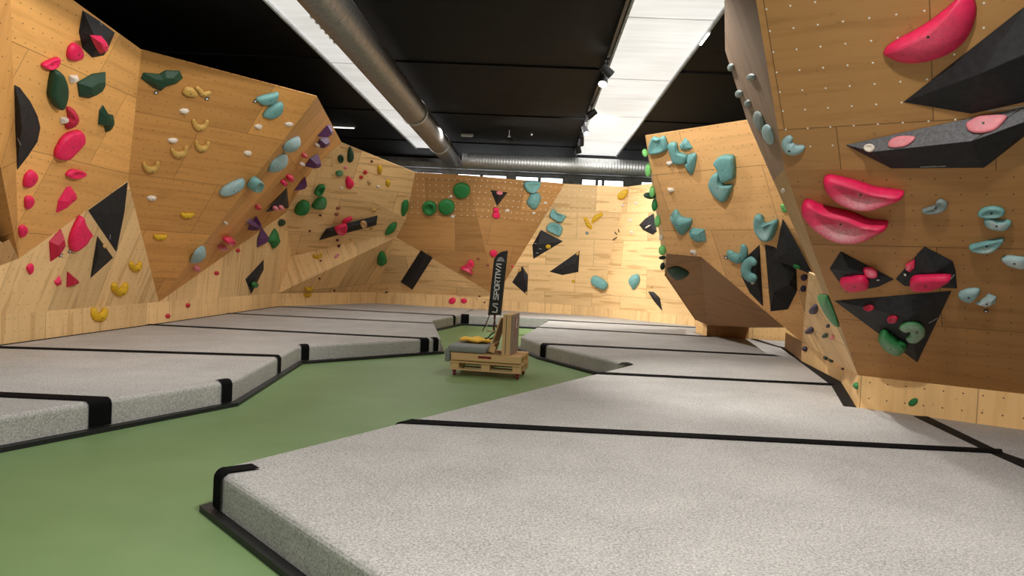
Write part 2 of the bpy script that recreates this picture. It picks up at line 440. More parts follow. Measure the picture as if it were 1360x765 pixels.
# ------------------------------------------------------------------ hall: floor, roof, outer walls, windows
CEIL = 5.9; XL, XR, YB, YF = -9.6, 9.6, 15.0*K, -12.0
def quadobj(name, boxes, mat):
    bm = bmesh.new()
    for b in boxes: box(bm, *b)
    return tag(link(name, bm, mat), kind='structure')
quadobj('floor', [(XL, XR, YF, YB, -.1, 0)], 'green_floor')
SK = [(-4.48, -3.08), (1.24, 2.65)]; SY0, SY1 = -10.0, 13.75*K
quadobj('ceiling', [(XL, SK[0][0], YF, YB, CEIL, CEIL+.12), (SK[0][1], SK[1][0], YF, YB, CEIL, CEIL+.12), (SK[1][1], XR, YF, YB, CEIL, CEIL+.12),
                    (SK[0][0], SK[0][1], SY1, YB, CEIL, CEIL+.12), (SK[1][0], SK[1][1], SY1, YB, CEIL, CEIL+.12),
                    (SK[0][0], SK[0][1], YF, SY0, CEIL, CEIL+.12), (SK[1][0], SK[1][1], YF, SY0, CEIL, CEIL+.12)], 'black_paint')
for i, (x0, x1) in enumerate(SK):
    o = quadobj('window_%d' % (i+1), [(x0, x1, SY0, SY1, CEIL+.02, CEIL+.05)], 'skylight_panel_bright' if i else 'skylight_panel')
    bm = bmesh.new()
    for y in ([4.4, 8.4, 12.4, 16.4, 20.4, 24.4] if i else [6.4, 11.2, 16.0, 20.8, 25.2]): box(bm, x0, x1, y-.012, y+.012, CEIL+.012, CEIL+.018)
    link('glazing_bar', bm, 'lamp_white', o)
    bm = bmesh.new()
    for x in (x0, x1): box(bm, x-.02, x+.02, SY0, SY1, CEIL-.03, CEIL+.018)
    link('window_frame', bm, 'grey_wall', o)
# outer walls
quadobj('wall_outer_left', [(XL-.15, XL, YF, YB, 0, CEIL+.12)], 'black_paint')
quadobj('wall_outer_right', [(XR, XR+.15, YF, YB, 0, CEIL+.12)], 'black_paint')
WZ0, WZ1 = 4.75, 5.36
panes = [(-5.35, -4.95), (-4.82, -3.80), (-3.25, -2.33), (-2.26, -1.30), (-.97, -.06), (.0, .90), (1.60, 2.18), (2.22, 2.42), (2.46, 3.25), (3.90, 4.75)]
bx = [(XL, XR, YB, YB+.2, 0, WZ0), (XL, XR, YB, YB+.2, WZ1, CEIL+.12)]
xs = [XL] + [v for p in panes for v in p] + [XR]
for i in range(0, len(xs), 2): bx.append((xs[i], xs[i+1], YB, YB+.2, WZ0, WZ1))
quadobj('wall_outer_back', bx, 'grey_wall')
for i, (x0, x1) in enumerate(panes):
    bm = bmesh.new(); box(bm, x0, x1, YB+.08, YB+.1, WZ0, WZ1)
    o = tag(link('window_%d' % (i+3), bm, 'window_day'), kind='structure')
    bm = bmesh.new()
    for xx in (x0, x1-.03): box(bm, xx, xx+.03, YB-.02, YB+.08, WZ0, WZ1)
    box(bm, x0+.03, x1-.03, YB-.02, YB+.08, WZ1-.03, WZ1)
    link('window_frame', bm, 'dark_frame', o)
quadobj('trim_1', [(XL, XR, YB-.35, YB-.002, 5.50, 5.72)], 'grey_wall')
# roof purlins (painted black like the deck)
bxs = []
for y in (5.2, 10.4, 15.6, 20.8, 25.8): bxs += [(XL, SK[0][0]-.05, y-.05, y+.05, CEIL-.03, CEIL-.002), (SK[0][1]+.05, SK[1][0]-.05, y-.05, y+.05, CEIL-.03, CEIL-.002), (SK[1][1]+.05, XR, y-.05, y+.05, CEIL-.03, CEIL-.002)]
quadobj('trim_2', bxs, 'black_paint')

# ------------------------------------------------------------------ ducts
def duct(name, a, b, r, mat, label, step=.1, collars=()):
    a, b = V(a), V(b); d = (b-a); L = d.length; d.normalize(); s = d.orthogonal().normalized(); w = d.cross(s)
    bm = bmesh.new(); seg = 28; rings = []; n = int(L/step); tt = []
    for i in range(n+1):
        for off, rr in ((0, r), (.012, r+.004), (.024, r)): tt.append((min(L, i*L/n*.998+off), rr))
    for t_, rr in tt:
        rings.append([bm.verts.new(a + d*t_ + rr*(math.cos(2*math.pi*k/seg)*s + math.sin(2*math.pi*k/seg)*w)) for k in range(seg)])
    for p, q in zip(rings, rings[1:]):
        for k in range(seg): bm.faces.new((p[k], p[(k+1) % seg], q[(k+1) % seg], q[k]))
    bm.faces.new(rings[0][::-1]); bm.faces.new(rings[-1])
    o = tag(link(name, bm, mat, smooth=True), label, 'duct')
    for c in collars:
        bm = bmesh.new(); tube(bm, a+d*(c-.06), a+d*(c+.06), r+.03, 28); link('collar', bm, 'galvanised', o, smooth=False)
    return o
dl = duct('ventilation_duct', (-3.02, -7.0, 5.36), (-3.02, 13.02*K, 5.36), .29, 'galvanised_dark', 'long spiral ventilation duct running lengthwise under a skylight', collars=(25.0, 29.6))
d2 = duct('ventilation_duct', (-2.68, 13.2*K, 5.39), (7.5, 13.2*K, 5.39), .26, 'galvanised', 'round ventilation duct crossing the hall above the back windows', collars=(.12,))
# grille slots on the long duct
for i in range(6):
    bm = bmesh.new(); pv = V((-3.02+.2925*math.sin(-.9), 10.6+.24*i, 5.36-.2925*math.cos(-.9)))
    box(bm, -.02, .02, -.05, .05, -.008, .008, Matrix.Translation(pv) @ Matrix.Rotation(-.9, 4, 'Y')); link('vent_slot', bm, 'white_card', dl)
# ------------------------------------------------------------------ lighting track and spots
bm = bmesh.new(); box(bm, 1.12, 1.17, -8.0, 26.8, CEIL-.10, CEIL-.05)
for y in (-7, 0, 6.4, 13, 19.6, 26): box(bm, 1.13, 1.16, y-.02, y+.02, CEIL-.05, CEIL-.001)
tag(link('lighting_track', bm, 'lamp_black'), 'black lighting track along the edge of a skylight', 'lighting track')
def spot(px, py, rz, tilt, label, lens, energy, cone=120):
    p = atz(px, py, CEIL-.28); p.x = 1.145
    o = empty('track_spotlight', (p.x, p.y, CEIL-.10))
    tag(o, label, 'spotlight', 'spotlights on the lighting track')
    bm = bmesh.new(); box(bm, -.03, .03, -.06, .06, -.03, 0); box(bm, -.012, .012, -.012, .012, -.17, -.03); link('bracket', bm, 'lamp_black', o)
    M = Matrix.Translation((0, 0, -.21)) @ Matrix.Rotation(rz, 4, 'Z') @ Matrix.Rotation(tilt, 4, 'X')
    bm = bmesh.new(); tube(bm, (0, 0, .13), (0, 0, -.11), .075, 16, .09); link('lamp_head', bm, 'lamp_black', o, M, smooth=False)
    bm = bmesh.new(); tube(bm, (0, 0, -.105), (0, 0, -.118), .078, 16); link('lens', bm, lens, o, M)
    if energy:
        ld = bpy.data.lights.new('fitted_spot', 'SPOT'); ld.energy = energy; ld.spot_size = math.radians(cone); ld.spot_blend = .6; ld.shadow_soft_size = .07
        ld.color = (1, .94, .85)
        lo = bpy.data.objects.new('fitted_spot', ld); C.objects.link(lo); lo.parent = o; lo.matrix_local = M @ Matrix.Translation((0, 0, -.14))
SP = 0; LK = 1.0
FITTED_SPOTS = [(1.145, 0, (1.145, .1, 0), 290, 165), (1.145, 3.5, (1.145, 3.6, 0), 450, 165), (1.145, 14.0, (1.145, 14.1, 0), 90, 165),
         (-2.55, -4.0, (-2.55, -3.9, 0), 385, 165), (-2.55, 21.0, (-2.55, 21.1, 0), 105, 165), (1.145, 19.0, (2, 26, 2), 580, 100), (1.145, 6.0, (-7, 11, 3.5), 930, 70),
         (-2.55, 22.5, (5, 20, .5), 900, 100), (1.145, 9.0, (4, 7, 0), 192, 80), (1.145, 11.0, (3.5, 11, 0), 457, 70), (1.145, 11.0, (4.5, 18, 3), 278, 70), (6.4, 16.8, (6.0, 19.4, .4), 480, 90)]  # last spot is made up to brighten the panel behind the teal block
spot(806, 92, math.radians(-75), .9, 'black spotlight just in front of the dazzling one on the track', 'lamp_black', 420*SP, 110)
spot(799, 104, math.radians(-20), -.55, 'dazzling lit spotlight, brightest lamp on the ceiling track', 'lens_glow', 520*SP, 140)
spot(785, 150, math.radians(95), .9, 'black spotlight halfway along the track past the dazzling one', 'lamp_black', 380*SP, 110)
spot(780, 172, math.radians(30), -.6, 'pale-faced spotlight on the track before the last two', 'lamp_white', 0)
spot(773, 187, math.radians(180), -.7, 'second spotlight from the back end of the track', 'lamp_black', 420*SP, 110)
spot(768, 197, math.radians(160), -.6, 'last spotlight at the back end of the track', 'lamp_black', 0)
def tube_light(p, L, dirx, label, w=.06):
    o = empty('tube_light', (p.x, p.y, CEIL)); tag(o, label, 'tube light')
    bm = bmesh.new(); box(bm, -L/2, L/2, -w, w, -.05, 0) if dirx else box(bm, -w, w, -L/2, L/2, -.05, 0); link('housing', bm, 'lamp_white', o)
    bm = bmesh.new(); box(bm, -L/2+.03, L/2-.03, -w*.7, w*.7, -.065, -.05) if dirx else box(bm, -w*.7, w*.7, -L/2+.03, L/2-.03, -.065, -.05); link('diffuser', bm, 'tube_glow', o)
tube_light(atz(452, 167, CEIL), .9, True, 'white strip light on the black ceiling beside the top of the yellow-jug overhang')
tube_light(atz(936, 48, CEIL), .7, False, 'thin strip light on the black ceiling next to the pink-crescent overhang', .022)
# spots added along the two tracks and fitted to brightness; one on neither
def lamp(x, y, aim, energy, cone=150, z=5.5):
    ld = bpy.data.lights.new('fitted_spot', 'SPOT'); ld.energy = energy; ld.spot_size = math.radians(cone); ld.spot_blend = .7; ld.shadow_soft_size = .1; ld.color = (1, .97, .92)
    lo = bpy.data.objects.new('fitted_spot', ld); C.objects.link(lo); lo.location = (x, y, z)
    lo.rotation_euler = (V(aim)-V((x, y, z))).to_track_quat('-Z', 'Y').to_euler()
for i_, (x_, e_) in enumerate(((-3.78, 250), (1.945, 40))):      # daylight coming down through the two roof lights
    ld = bpy.data.lights.new('daylight', 'AREA'); ld.shape = 'RECTANGLE'; ld.size = 1.36; ld.size_y = 37; ld.energy = e_; ld.color = (1, .98, .95)
    lo = bpy.data.objects.new('daylight', ld); C.objects.link(lo); lo.location = (x_, 8.75, CEIL-.035)
for a_ in FITTED_SPOTS: lamp(*a_)
# small ceiling fittings
p = atz(620.5, 178, CEIL); o = empty('emergency_light', p); tag(o, 'small white box light on the black ceiling between the skylights', 'emergency light')
bm = bmesh.new(); box(bm, -.19, .19, -.06, .06, -.07, 0); link('housing', bm, 'lamp_white', o, bevel=.012)
bm = bmesh.new(); box(bm, -.16, .16, -.05, .05, -.082, -.07); link('diffuser', bm, 'white_card', o)
p = atz(676, 184, CEIL-.25); o = empty('pendant_lamp', (p.x, p.y, CEIL)); tag(o, 'small dark cone pendant lamp hanging near the back of the ceiling', 'lamp')
bm = bmesh.new(); tube(bm, (0, 0, 0), (0, 0, -.2), .012, 8); link('cord', bm, 'lamp_white', o)
bm = bmesh.new(); tube(bm, (0, 0, -.17), (0, 0, -.22), .035, 14, .05); link('socket', bm, 'lamp_white', o)
bm = bmesh.new(); tube(bm, (0, 0, -.22), (0, 0, -.34), .05, 20, .22, cap=False); link('lamp_shade', bm, 'lamp_black', o)
p = atz(706, 180, CEIL-.05); o = empty('ceiling_sensor', (p.x, p.y, CEIL)); tag(o, 'tiny pale sensor dome on the ceiling beside the pendant lamp', 'sensor')
bm = bmesh.new(); tube(bm, (0, 0, 0), (0, 0, -.05), .035, 12, .02); link('dome', bm, 'lamp_white', o)
# junction box with white cover on the back wall pier
bm = bmesh.new(); box(bm, -1.24, -1.0, YB-.1, YB-.002, 4.98, 5.3); o = tag(link('junction_box', bm, 'grey_wall', bevel=.01), 'grey square junction box on the pier between the back windows', 'junction box')
bm = bmesh.new(); box(bm, -1.22, -1.02, YB-.11, YB-.1, 5.0, 5.28); link('cover', bm, 'lamp_white', o)

# ------------------------------------------------------------------ crash mats
def V2(p): return V((p[0], p[1]))
def clip(poly, a, b, keep):       # keep side of the line a->b (keep=+1: left); 4 mm of play along every seam
    a, b = V2(a), V2(b); d = b-a; out = []
    o_ = V2((-d.y, d.x)).normalized()*.004*keep; a = a+o_; b = b+o_
    side = lambda p: keep*(d.x*(p[1]-a.y)-d.y*(p[0]-a.x))
    for i in range(len(poly)):
        p, q = poly[i], poly[(i+1) % len(poly)]; sp, sq = side(p), side(q)
        if sp >= 0: out.append(p)
        if (sp >= 0) != (sq >= 0):
            t = sp/(sp-sq); out.append((p[0]+(q[0]-p[0])*t, p[1]+(q[1]-p[1])*t))
    return out
def P2(px, py, z=HM): p = atz(px, py, z); return (p.x, p.y)
def on_seg(p, segs, eps=.02):
    for a, b in segs:
        a, b = V2(a), V2(b); d = b-a; L = d.length; d.normalize(); r = V2(p)-a; s = r.dot(d)
        if -eps < s < L+eps and abs(d.x*r.y-d.y*r.x) < eps: return True
    return False
def mat_block(poly, outer, label):
    poly = [p for i, p in enumerate(poly) if (V2(p)-V2(poly[i-1])).length > .01]
    bm = bmesh.new(); n = len(poly); c = sum((V2(p) for p in poly), V2((0, 0)))/n
    lo = [bm.verts.new((p[0]-c.x, p[1]-c.y, .05)) for p in poly]; hi = [bm.verts.new((p[0]-c.x, p[1]-c.y, HM)) for p in poly]
    bm.faces.new(hi); bm.faces.new(lo[::-1]); ed = []
    for i in range(n):
        j = (i+1) % n; bm.faces.new((lo[i], lo[j], hi[j], hi[i]))
        if on_seg(poly[i], outer) and on_seg(poly[j], outer) and on_seg(((poly[i][0]+poly[j][0])/2, (poly[i][1]+poly[j][1])/2), outer):
            e = bm.edges.get((hi[i], hi[j]))
            if e: ed.append(e)
    for i in range(n):
        if on_seg(poly[i], outer):
            adj = [e for e in ed if hi[i] in e.verts]
            if len(adj) == 2: ed.append(bm.edges.get((lo[i], hi[i])))
    bmesh.ops.recalc_face_normals(bm, faces=bm.faces)
    if ed: bmesh.ops.bevel(bm, geom=ed, offset=.055, segments=4, affect='EDGES', profile=.5, clamp_overlap=True)
    o = link('crash_mat', bm, 'mat_carpet'); o.location = (c.x, c.y, 0)
    tag(o, label, 'mat', 'grey carpeted crash mats'); return o
def strap(a, b, w, label, fold=True, nin=None, length=None):
    """black hook-and-loop cover lying on the mats from a to b; folds down over the outer side at a"""
    a, b = V((*a, 0)), V((*b, 0)); d = (b-a).normalized(); nn = V((-d.y, d.x, 0))*w/2
    prof = []
    if fold: prof = [(-.012, .07), (-.012, .2), (-.008, HM-.05), (.006, HM-.018), (.03, HM-.002), (.06, HM+.006), (.09, HM+.007)]
    else: prof = [(0, HM+.007)]
    L = (b-a).length; prof.append((L, HM+.007))
    dn = nin if nin else d
    bm = bmesh.new(); up = []; dnv = []
    for s, z in prof:
        base = a + d*s
        # keep the side part flush with the slanting mat edge
        e = V((0, 0, 0))
        up.append([bm.verts.new(base+nn+V((0, 0, z))), bm.verts.new(base-nn+V((0, 0, z)))])
    for p, q in zip(up, up[1:]): bm.faces.new((p[0], p[1], q[1], q[0]))
    r = bmesh.ops.solidify(bm, geom=list(bm.faces), thickness=.008)
    o = link('seam_strip', bm, 'black_strip'); tag(o, label, 'strip', 'black hook-and-loop strips over the mat seams'); return o
def side_strap(edge_a, edge_b, at, w, top, label, dirv=None):
    """short strip wrapping over an outer edge, its side part lying flat on that mat side"""
    a, b = V((*edge_a, 0)), V((*edge_b, 0)); d = (b-a).normalized(); inw = V((-d.y, d.x, 0))
    cen = V((*at, 0)); cen = a + d*(cen-a).dot(d)
    if inw.dot(V(((edge_in[0]), edge_in[1], 0))-cen) < 0: inw = -inw
    dv = V((*dirv, 0)).normalized() if dirv else inw
    if dv.dot(inw) < 0: dv = -dv
    bm = bmesh.new(); up = []
    prof = [(-.02, .06, 0), (-.02, .18, 0)] + [(.055-.075*math.cos(t_), HM-.055+.073*math.sin(t_), 0) for t_ in (0, .35, .7, 1.05, 1.4)] + [(.07, HM+.016, 0), (top, HM+.014, 1)]
    hw = w/2/abs(dv.dot(inw))**.3
    for s, z, k in prof:
        off = (inw*s) if s < .071 else (inw*.07 + dv*(s-.07))
        up.append([bm.verts.new(cen+off-d*hw+V((0, 0, z))), bm.verts.new(cen+off+d*hw+V((0, 0, z)))])
    for p, q in zip(up, up[1:]): bm.faces.new((p[0], p[1], q[1], q[0]))
    bmesh.ops.solidify(bm, geom=list(bm.faces), thickness=.008)
    o = link('seam_strip', bm, 'black_strip'); tag(o, label, 'strip', 'black hook-and-loop strips over the mat seams'); return o
def seam(edge_a, edge_b, p, q, w, label):
    """full seam strip: across the top from the far end q to the outer edge at p, then down that side"""
    dv = V2(q)-V2(p); return side_strap(edge_a, edge_b, p, w, dv.length, label, (dv.x, dv.y))

# outlines of the two mat fields (top face)
Lc1 = P2(310, 504.6); Lc0 = P2(0, 552.4); d_ = (V2(Lc0)-V2(Lc1)); Lc00 = V2(Lc1)+d_*3.2
Lc2 = P2(398, 459); Lc3 = P2(586, 449); Lc4 = P2(575, 424.6); Lc5 = P2(612.5, 417.7)
Rb1 = P2(728, 424.6)
kx = lambda p: (p.x, p.y)
left = [tuple(Lc00), Lc1, Lc2, Lc3, Lc4, Lc5, Rb1, (kx(k1)[0]+2.6, 12.6*K), kx(k1), kx(t3), kx(t2), kx(t1), kx(t0e), (t0e.x, tuple(Lc00)[1])]
left_outer = [(tuple(Lc00), Lc1), (Lc1, Lc2), (Lc2, Lc3), (Lc3, Lc4), (Lc4, Lc5), (Lc5, Rb1)]
SK_ = lambda s: [((a[0], a[1]*K), (b[0], b[1]*K)) for a, b in s]
SL_ = [(P2(132, 532), P2(-60, 523)), (P2(367, 473.2), (-8.0, 5.52*K)), (P2(566, 450.5), (-7.96, 7.68*K)), (P2(575.5, 429.5), (-7.92, 9.62*K)), (P2(602, 419.3), (-7.6, 11.36*K))]
seamsL = [((q[0]+(q[0]-p[0])*.6, q[1]+(q[1]-p[1])*.6), p) for p, q in SL_]
ROWS_L = ['grey carpet mat in the lower left corner, in front of the first seam strip', 'grey carpet mat under the pink-hold wall, between the first two seam strips',
          'grey carpet mat below the yellow jugs, its slanting side facing the green aisle', 'grey carpet mat whose pointed tip aims at the pallet bench',
          'narrow grey carpet mat under the corner wall, behind the pointed one', 'grey carpet mat along the foot of the corner wall and its back corner']
# split the back strip from the rows
rest = left[:]
rest = clip(rest, (-2.2, 40), Lc5, -1) if False else rest
prev = None
for i in range(len(seamsL)+1):
    poly = left[:]
    if i > 0: poly = clip(poly, *seamsL[i-1], +1)
    if i < len(seamsL): poly = clip(poly, *seamsL[i], -1)
    if i >= len(seamsL): poly = clip(poly, Lc5, (-2.0, 14.5*K), +1)
    if len(poly) > 2: mat_block(poly, left_outer, ROWS_L[i])
back = clip(clip(left[:], *seamsL[-1], +1) if False else [Lc5, Rb1, (k2.x+.0, k2.y), kx(k1), (k1.x-.3, k1.y+.02)], Lc5, (-2.0, 14.5*K), -1)
back = [Lc5, (Rb1[0], Lc5[1]-.02), kx(Rb1 and V((Rb1[0]+1.4, 11.3*K, 0))), (5.3, 11.1*K), kx(k4) if k4.x < 5.3 else (k4.x, k4.y), kx(k2), kx(k1), (-2.0, 13.2*K)]
mat_block(back, [(Lc5, (Rb1[0], Lc5[1]-.02))], 'grey carpet mat along the foot of the back wall, behind the banner')
Rc0 = P2(284, 622); Rc1 = P2(838, 484.2); Rc2 = P2(719, 456.5); Rc3 = P2(691.6, 446.5)
dR = V2(Rc0)-V2(P2(470, 742)); Rc00 = V2(Rc0)-dR*3.4
Rc1b = P2(786, 495.2)
right = [tuple(Rc00), (7.2, tuple(Rc00)[1]), (7.2, a3.y), kx(a3), kx(a2), kx(a1), kx(g1), kx(g0), (7.5, 19.3), (kb2.x, kb2.y-.025), (kb1.x, kb1.y-.025), (kb0.x-.03, kb0.y), (5.3, 11.1*K), (Rb1[0]+.01, 11.28*K), Rc3, Rc2, Rc1, Rc0]
right_outer = [(tuple(Rc00), Rc0), (Rc0, Rc1), (Rc1, Rc2), (Rc2, Rc3), (Rc3, (Rb1[0]+.01, 11.28*K))]
seamsR = [(P2(520, 557), (4.45, 3.79*K)), (P2(787, 495), (4.50, 5.86*K)), (P2(722, 457.3), (4.93, 7.76*K)), ((-.05, 9.86*K), (4.36, 9.74*K))]
ROWS_R = ['huge grey carpet mat filling the lower right of the picture', 'grey carpet mat with a long edge on the aisle, behind the huge one',
          'grey carpet mat with a dark strap on its side, beside the pallet bench', 'grey carpet mat behind the crate of the pallet bench', 'grey carpet mat under the teal wall, last before the back wall mat']
for i in range(len(seamsR)+1):
    poly = right[:]
    if i > 0:
        a_, b_ = V2(seamsR[i-1][0]), V2(seamsR[i-1][1]); poly = clip(poly, a_, b_, +1)
    if i < len(seamsR):
        a_, b_ = V2(seamsR[i][0]), V2(seamsR[i][1]); poly = clip(poly, a_, b_, -1)
    mat_block(poly, right_outer, ROWS_R[i])
# rails that hold the mats: black timber edge under each field
def rail(pts, name, label, w=.07, off=.075, h=.046):
    bm = bmesh.new(); n = len(pts); P = [V2(p) for p in pts]; O = []
    for i in range(n):
        ds = []
        if i > 0: ds.append((P[i]-P[i-1]).normalized())
        if i < n-1: ds.append((P[i+1]-P[i]).normalized())
        ns = [V2((-d.y, d.x)) for d in ds]; m = sum(ns, V2((0, 0))).normalized(); k = 1/max(.35, m.dot(ns[0])); O.append(m*k)
    sg = rail_sign
    ring = []
    for p, o_ in zip(P, O):
        ou = p+o_*off*sg; inn = p-o_*.03*sg
        ring.append([bm.verts.new((ou.x, ou.y, 0)), bm.verts.new((ou.x, ou.y, h)), bm.verts.new((inn.x, inn.y, h)), bm.verts.new((inn.x, inn.y, 0))])
    for a_, b_ in zip(ring, ring[1:]):
        for k in range(4): bm.faces.new((a_[k], a_[(k+1) % 4], b_[(k+1) % 4], b_[k]))
    bm.faces.new(ring[0]); bm.faces.new(ring[-1][::-1])
    return tag(link(name, bm, 'black_rail'), label, 'rail')
rail_sign = -1
rail([tuple(Lc00), Lc1, Lc2, Lc3, Lc4, Lc5, (Rb1[0], Lc5[1]-.02)], 'mat_edge_rail', 'low black rail around the mats under the pink-hold and back walls')
rail_sign = 1
rail([tuple(Rc00), Rc0, Rc1, Rc2, Rc3, (Rb1[0]+.01, 11.28*K)], 'mat_edge_rail', 'low black rail around the mats under the teal wall and pink-crescent overhang')
# seam strips
edge_in = (-8, 12)
W_ = .2
seam(tuple(Lc00), Lc1, P2(132, 532), P2(-60, 523), .25, 'broad black seam strip folding down the mat side in the lower left corner')
seam(Lc1, Lc2, P2(367, 473.2), (-8.0, 5.52*K), .19, 'black seam strip between the mats under the pink-hold wall and the yellow jugs')
seam(Lc2, Lc3, P2(566, 450.5), (-7.96, 7.68*K), .21, 'black seam strip ending at the pointed mat tip near the bench')
seam(Lc3, Lc4, P2(575.5, 429.5), (-7.92, 9.62*K), .15, 'thin black seam strip behind the pointed mat, under the corner wall')
seam(Lc4, Lc5, P2(602, 419.3), (-7.6, 11.36*K), .17, 'thin black seam strip closest to the back corner')
side_strap(Lc1, tuple(Lc00), P2(300, 506), .17, .10, 'short black strap on the mat corner between the two front seam strips')
side_strap(Lc2, Lc3, P2(405, 458.6), .16, .12, 'short black strap on the recessed mat corner below the yellow jugs')
side_strap(Lc3, Lc2, P2(580, 449.6), .14, .13, 'short black strap wrapped over the pointed mat tip')
edge_in = (-1, 26)
side_strap(Lc5, (Rb1[0], Lc5[1]-.02), P2(618, 417.9), .24, .06, 'short black strap on the side of the back mat, beside the banner')
edge_in = (5, 10)
seam(Rc0, Rc1, P2(520, 557), (4.45, 3.79*K), W_, 'long black seam strip behind the huge front mat')
seam(Rc1, Rc0, P2(787, 495), (4.50, 5.86*K), W_, 'black seam strip running from the aisle point to the side wall')
seam(Rc1, Rc2, P2(722, 457.3), (4.93, 7.76*K), .22, 'black seam strip behind the aisle point, folding down beside the pallet bench')
seam(Rc3, (Rb1[0]+.01, 11.28*K), (-.05, 9.86*K), (4.36, 9.74*K), .17, 'thin black seam strip on the mats in front of the teal wall')
bm = bmesh.new(); box(bm, Rb1[0], 5.0, -.13, .13, HM+.003, HM+.008, Matrix.Translation((0, 11.26*K, 0)))
tag(link('seam_strip', bm, 'black_strip'), 'thin black strip along the front of the back wall mat', 'strip', 'black hook-and-loop strips over the mat seams')
side_strap(Rc0, tuple(Rc00), P2(292, 616), .05, .01, 'x') if False else None
dv_ = (V2(Rc00)-V2(Rc0)).normalized(); side_strap(Rc0, tuple(Rc00), tuple(V2(Rc0)+dv_*.13), .15, .26, 'short black strap over the aisle corner of the huge front mat')
bm = bmesh.new(); e1_ = P2(820, 484.5); e2_ = P2(839, 484); 
def flat(pts, name, label, z=HM+.003, t=.004, cat='strip', mat='black_strip'):
    bm = bmesh.new(); lo = [bm.verts.new((p[0], p[1], z)) for p in pts]; hi = [bm.verts.new((p[0], p[1], z+t)) for p in pts]
    bm.faces.new(hi); bm.faces.new(lo[::-1])
    for i in range(len(pts)): bm.faces.new((lo[i], lo[(i+1) % len(pts)], hi[(i+1) % len(pts)], hi[i]))
    return tag(link(name, bm, mat), label, cat, 'black hook-and-loop strips over the mat seams')
flat([P2(820, 485.4), P2(826, 481.6), P2(834, 481.6), P2(841, 484.0), P2(838, 484.9), P2(828, 484.4)], 'seam_strip', 'short black strap lying on the mat at the inner aisle corner')
def ins(p, k=.0): return (p.x, p.y)
flat([P2(1034, 460), P2(1052, 473), P2(1104, 512), P2(1120, 539.5), (a2.x, a2.y-.01), (a1.x-.01, a1.y-.01), (g1.x-.01, g1.y-.01), P2(1043, 462)], 'seam_strip', 'wide black gap cover along the foot of the pale side wall')
flat([P2(1213, 553), P2(1232, 553.5), P2(1330, 601), P2(1362, 612), P2(1400, 640), P2(1318, 603.5)], 'seam_strip', 'black diagonal strip on the mats under the pink-crescent overhang')
flat([P2(996, 450.5), P2(1004, 450.3), P2(1043, 463), P2(1034, 461.5)], 'seam_strip', 'black strip under the teal wall, running to the side wall')
flat([(t0e.x+.02, t0e.y), (t1.x+.02, t1.y), (t2.x+.03, t2.y), (t2.x+.09, t2.y-.01), (t1.x+.08, t1.y), (t0e.x+.08, t0e.y)], 'seam_strip', 'thin black strip along the foot of the pink-hold wall')
# ------------------------------------------------------------------ bench of pallets
pa = atz(604, 498, 0); pb = atz(686.5, 504, 0); ang = math.atan2(pb.y-pa.y, pb.x-pa.x)
mid = (pa+pb)/2; back = V((-math.sin(ang), math.cos(ang), 0)); cen = mid + back*.34
LP, DP = 1.2, .8
def local(name, z, label, cat, grp=None):
    o = empty(name, (cen.x, cen.y, z), ang); tag(o, label, cat, grp); return o
def pallet(z, label, wheels=False):
    o = local('pallet', z, label, 'pallet', 'wooden pallets of the bench')
    for i, y in enumerate([-DP/2+.05, -.2, 0, .2, DP/2-.05]):
        bm = bmesh.new(); box(bm, -LP/2, LP/2, y-.05-.02*(i in (0, 4)), y+.05+.02*(i in (0, 4)), .122, .144); link('deck_board', bm, 'pallet_wood', o)
    for x in (-LP/2+.072, 0, LP/2-.072):
        bm = bmesh.new(); box(bm, x-.072, x+.072, -DP/2, DP/2, .1, .1215); link('stringer_board', bm, 'pallet_wood', o)
        for y in (-DP/2+.05, 0, DP/2-.05):
            bm = bmesh.new(); box(bm, x-.07, x+.07, y-.05, y+.05, .0225, .0995); link('block', bm, 'pallet_wood', o)
    for y in (-DP/2+.05, 0, DP/2-.05):
        bm = bmesh.new(); box(bm, -LP/2, LP/2, y-.05, y+.05, 0, .022); link('bottom_board', bm, 'pallet_wood', o)
    if wheels:
        for x in (-LP/2+.06, LP/2-.06):
            for y in (-DP/2+.06, DP/2-.12):
                bm = bmesh.new(); box(bm, x-.03, x+.03, y-.03, y+.03, -.02, -.001); tube(bm, (x-.015, y, -.058), (x+.015, y, -.058), .042, 14)
                box(bm, x-.025, x-.018, y-.02, y+.02, -.07, -.02); box(bm, x+.018, x+.025, y-.02, y+.02, -.07, -.02)
                link('castor', bm, 'red_metal', o)
    return o
pallet(.1, 'lower wooden pallet of the bench, standing on castors', True)
pallet(.2445, 'upper wooden pallet of the bench, carrying the crate')
zt = .389
# solid apron board of the upper pallet as in the photo: long side board with a hand slot
o = local('side_board', .2445, 'long pale board along the front of the upper pallet', 'board')
bm = bmesh.new(); box(bm, -LP/2+.02, LP/2, -DP/2-.044, -DP/2-.0225, .03, .142); link('plank', bm, 'pallet_wood', o)
bm = bmesh.new(); box(bm, -.12, .10, -DP/2-.046, -DP/2-.044, .075, .115); link('stencil', bm, 'flag_black' if False else 'red_metal', o)
# cushion: grey carpet pad draped over the left end
o = local('seat_cushion', zt, 'grey carpet seat pad lying on the pallet bench', 'cushion')
bm = bmesh.new(); box(bm, -.66, .0, -DP/2-.03, DP/2+.02, .001, .12)
bmesh.ops.bevel(bm, geom=list(bm.edges), offset=.045, segments=4, affect='EDGES', profile=.5)
link('pad', bm, 'pad_grey', o, smooth=True)
bm = bmesh.new(); box(bm, -.70, -.612, -DP/2-.03, DP/2-.1, -.16, .06)
bmesh.ops.bevel(bm, geom=list(bm.edges), offset=.025, segments=3, affect='EDGES', profile=.5)
link('hanging_flap', bm, 'pad_grey', o, smooth=True)
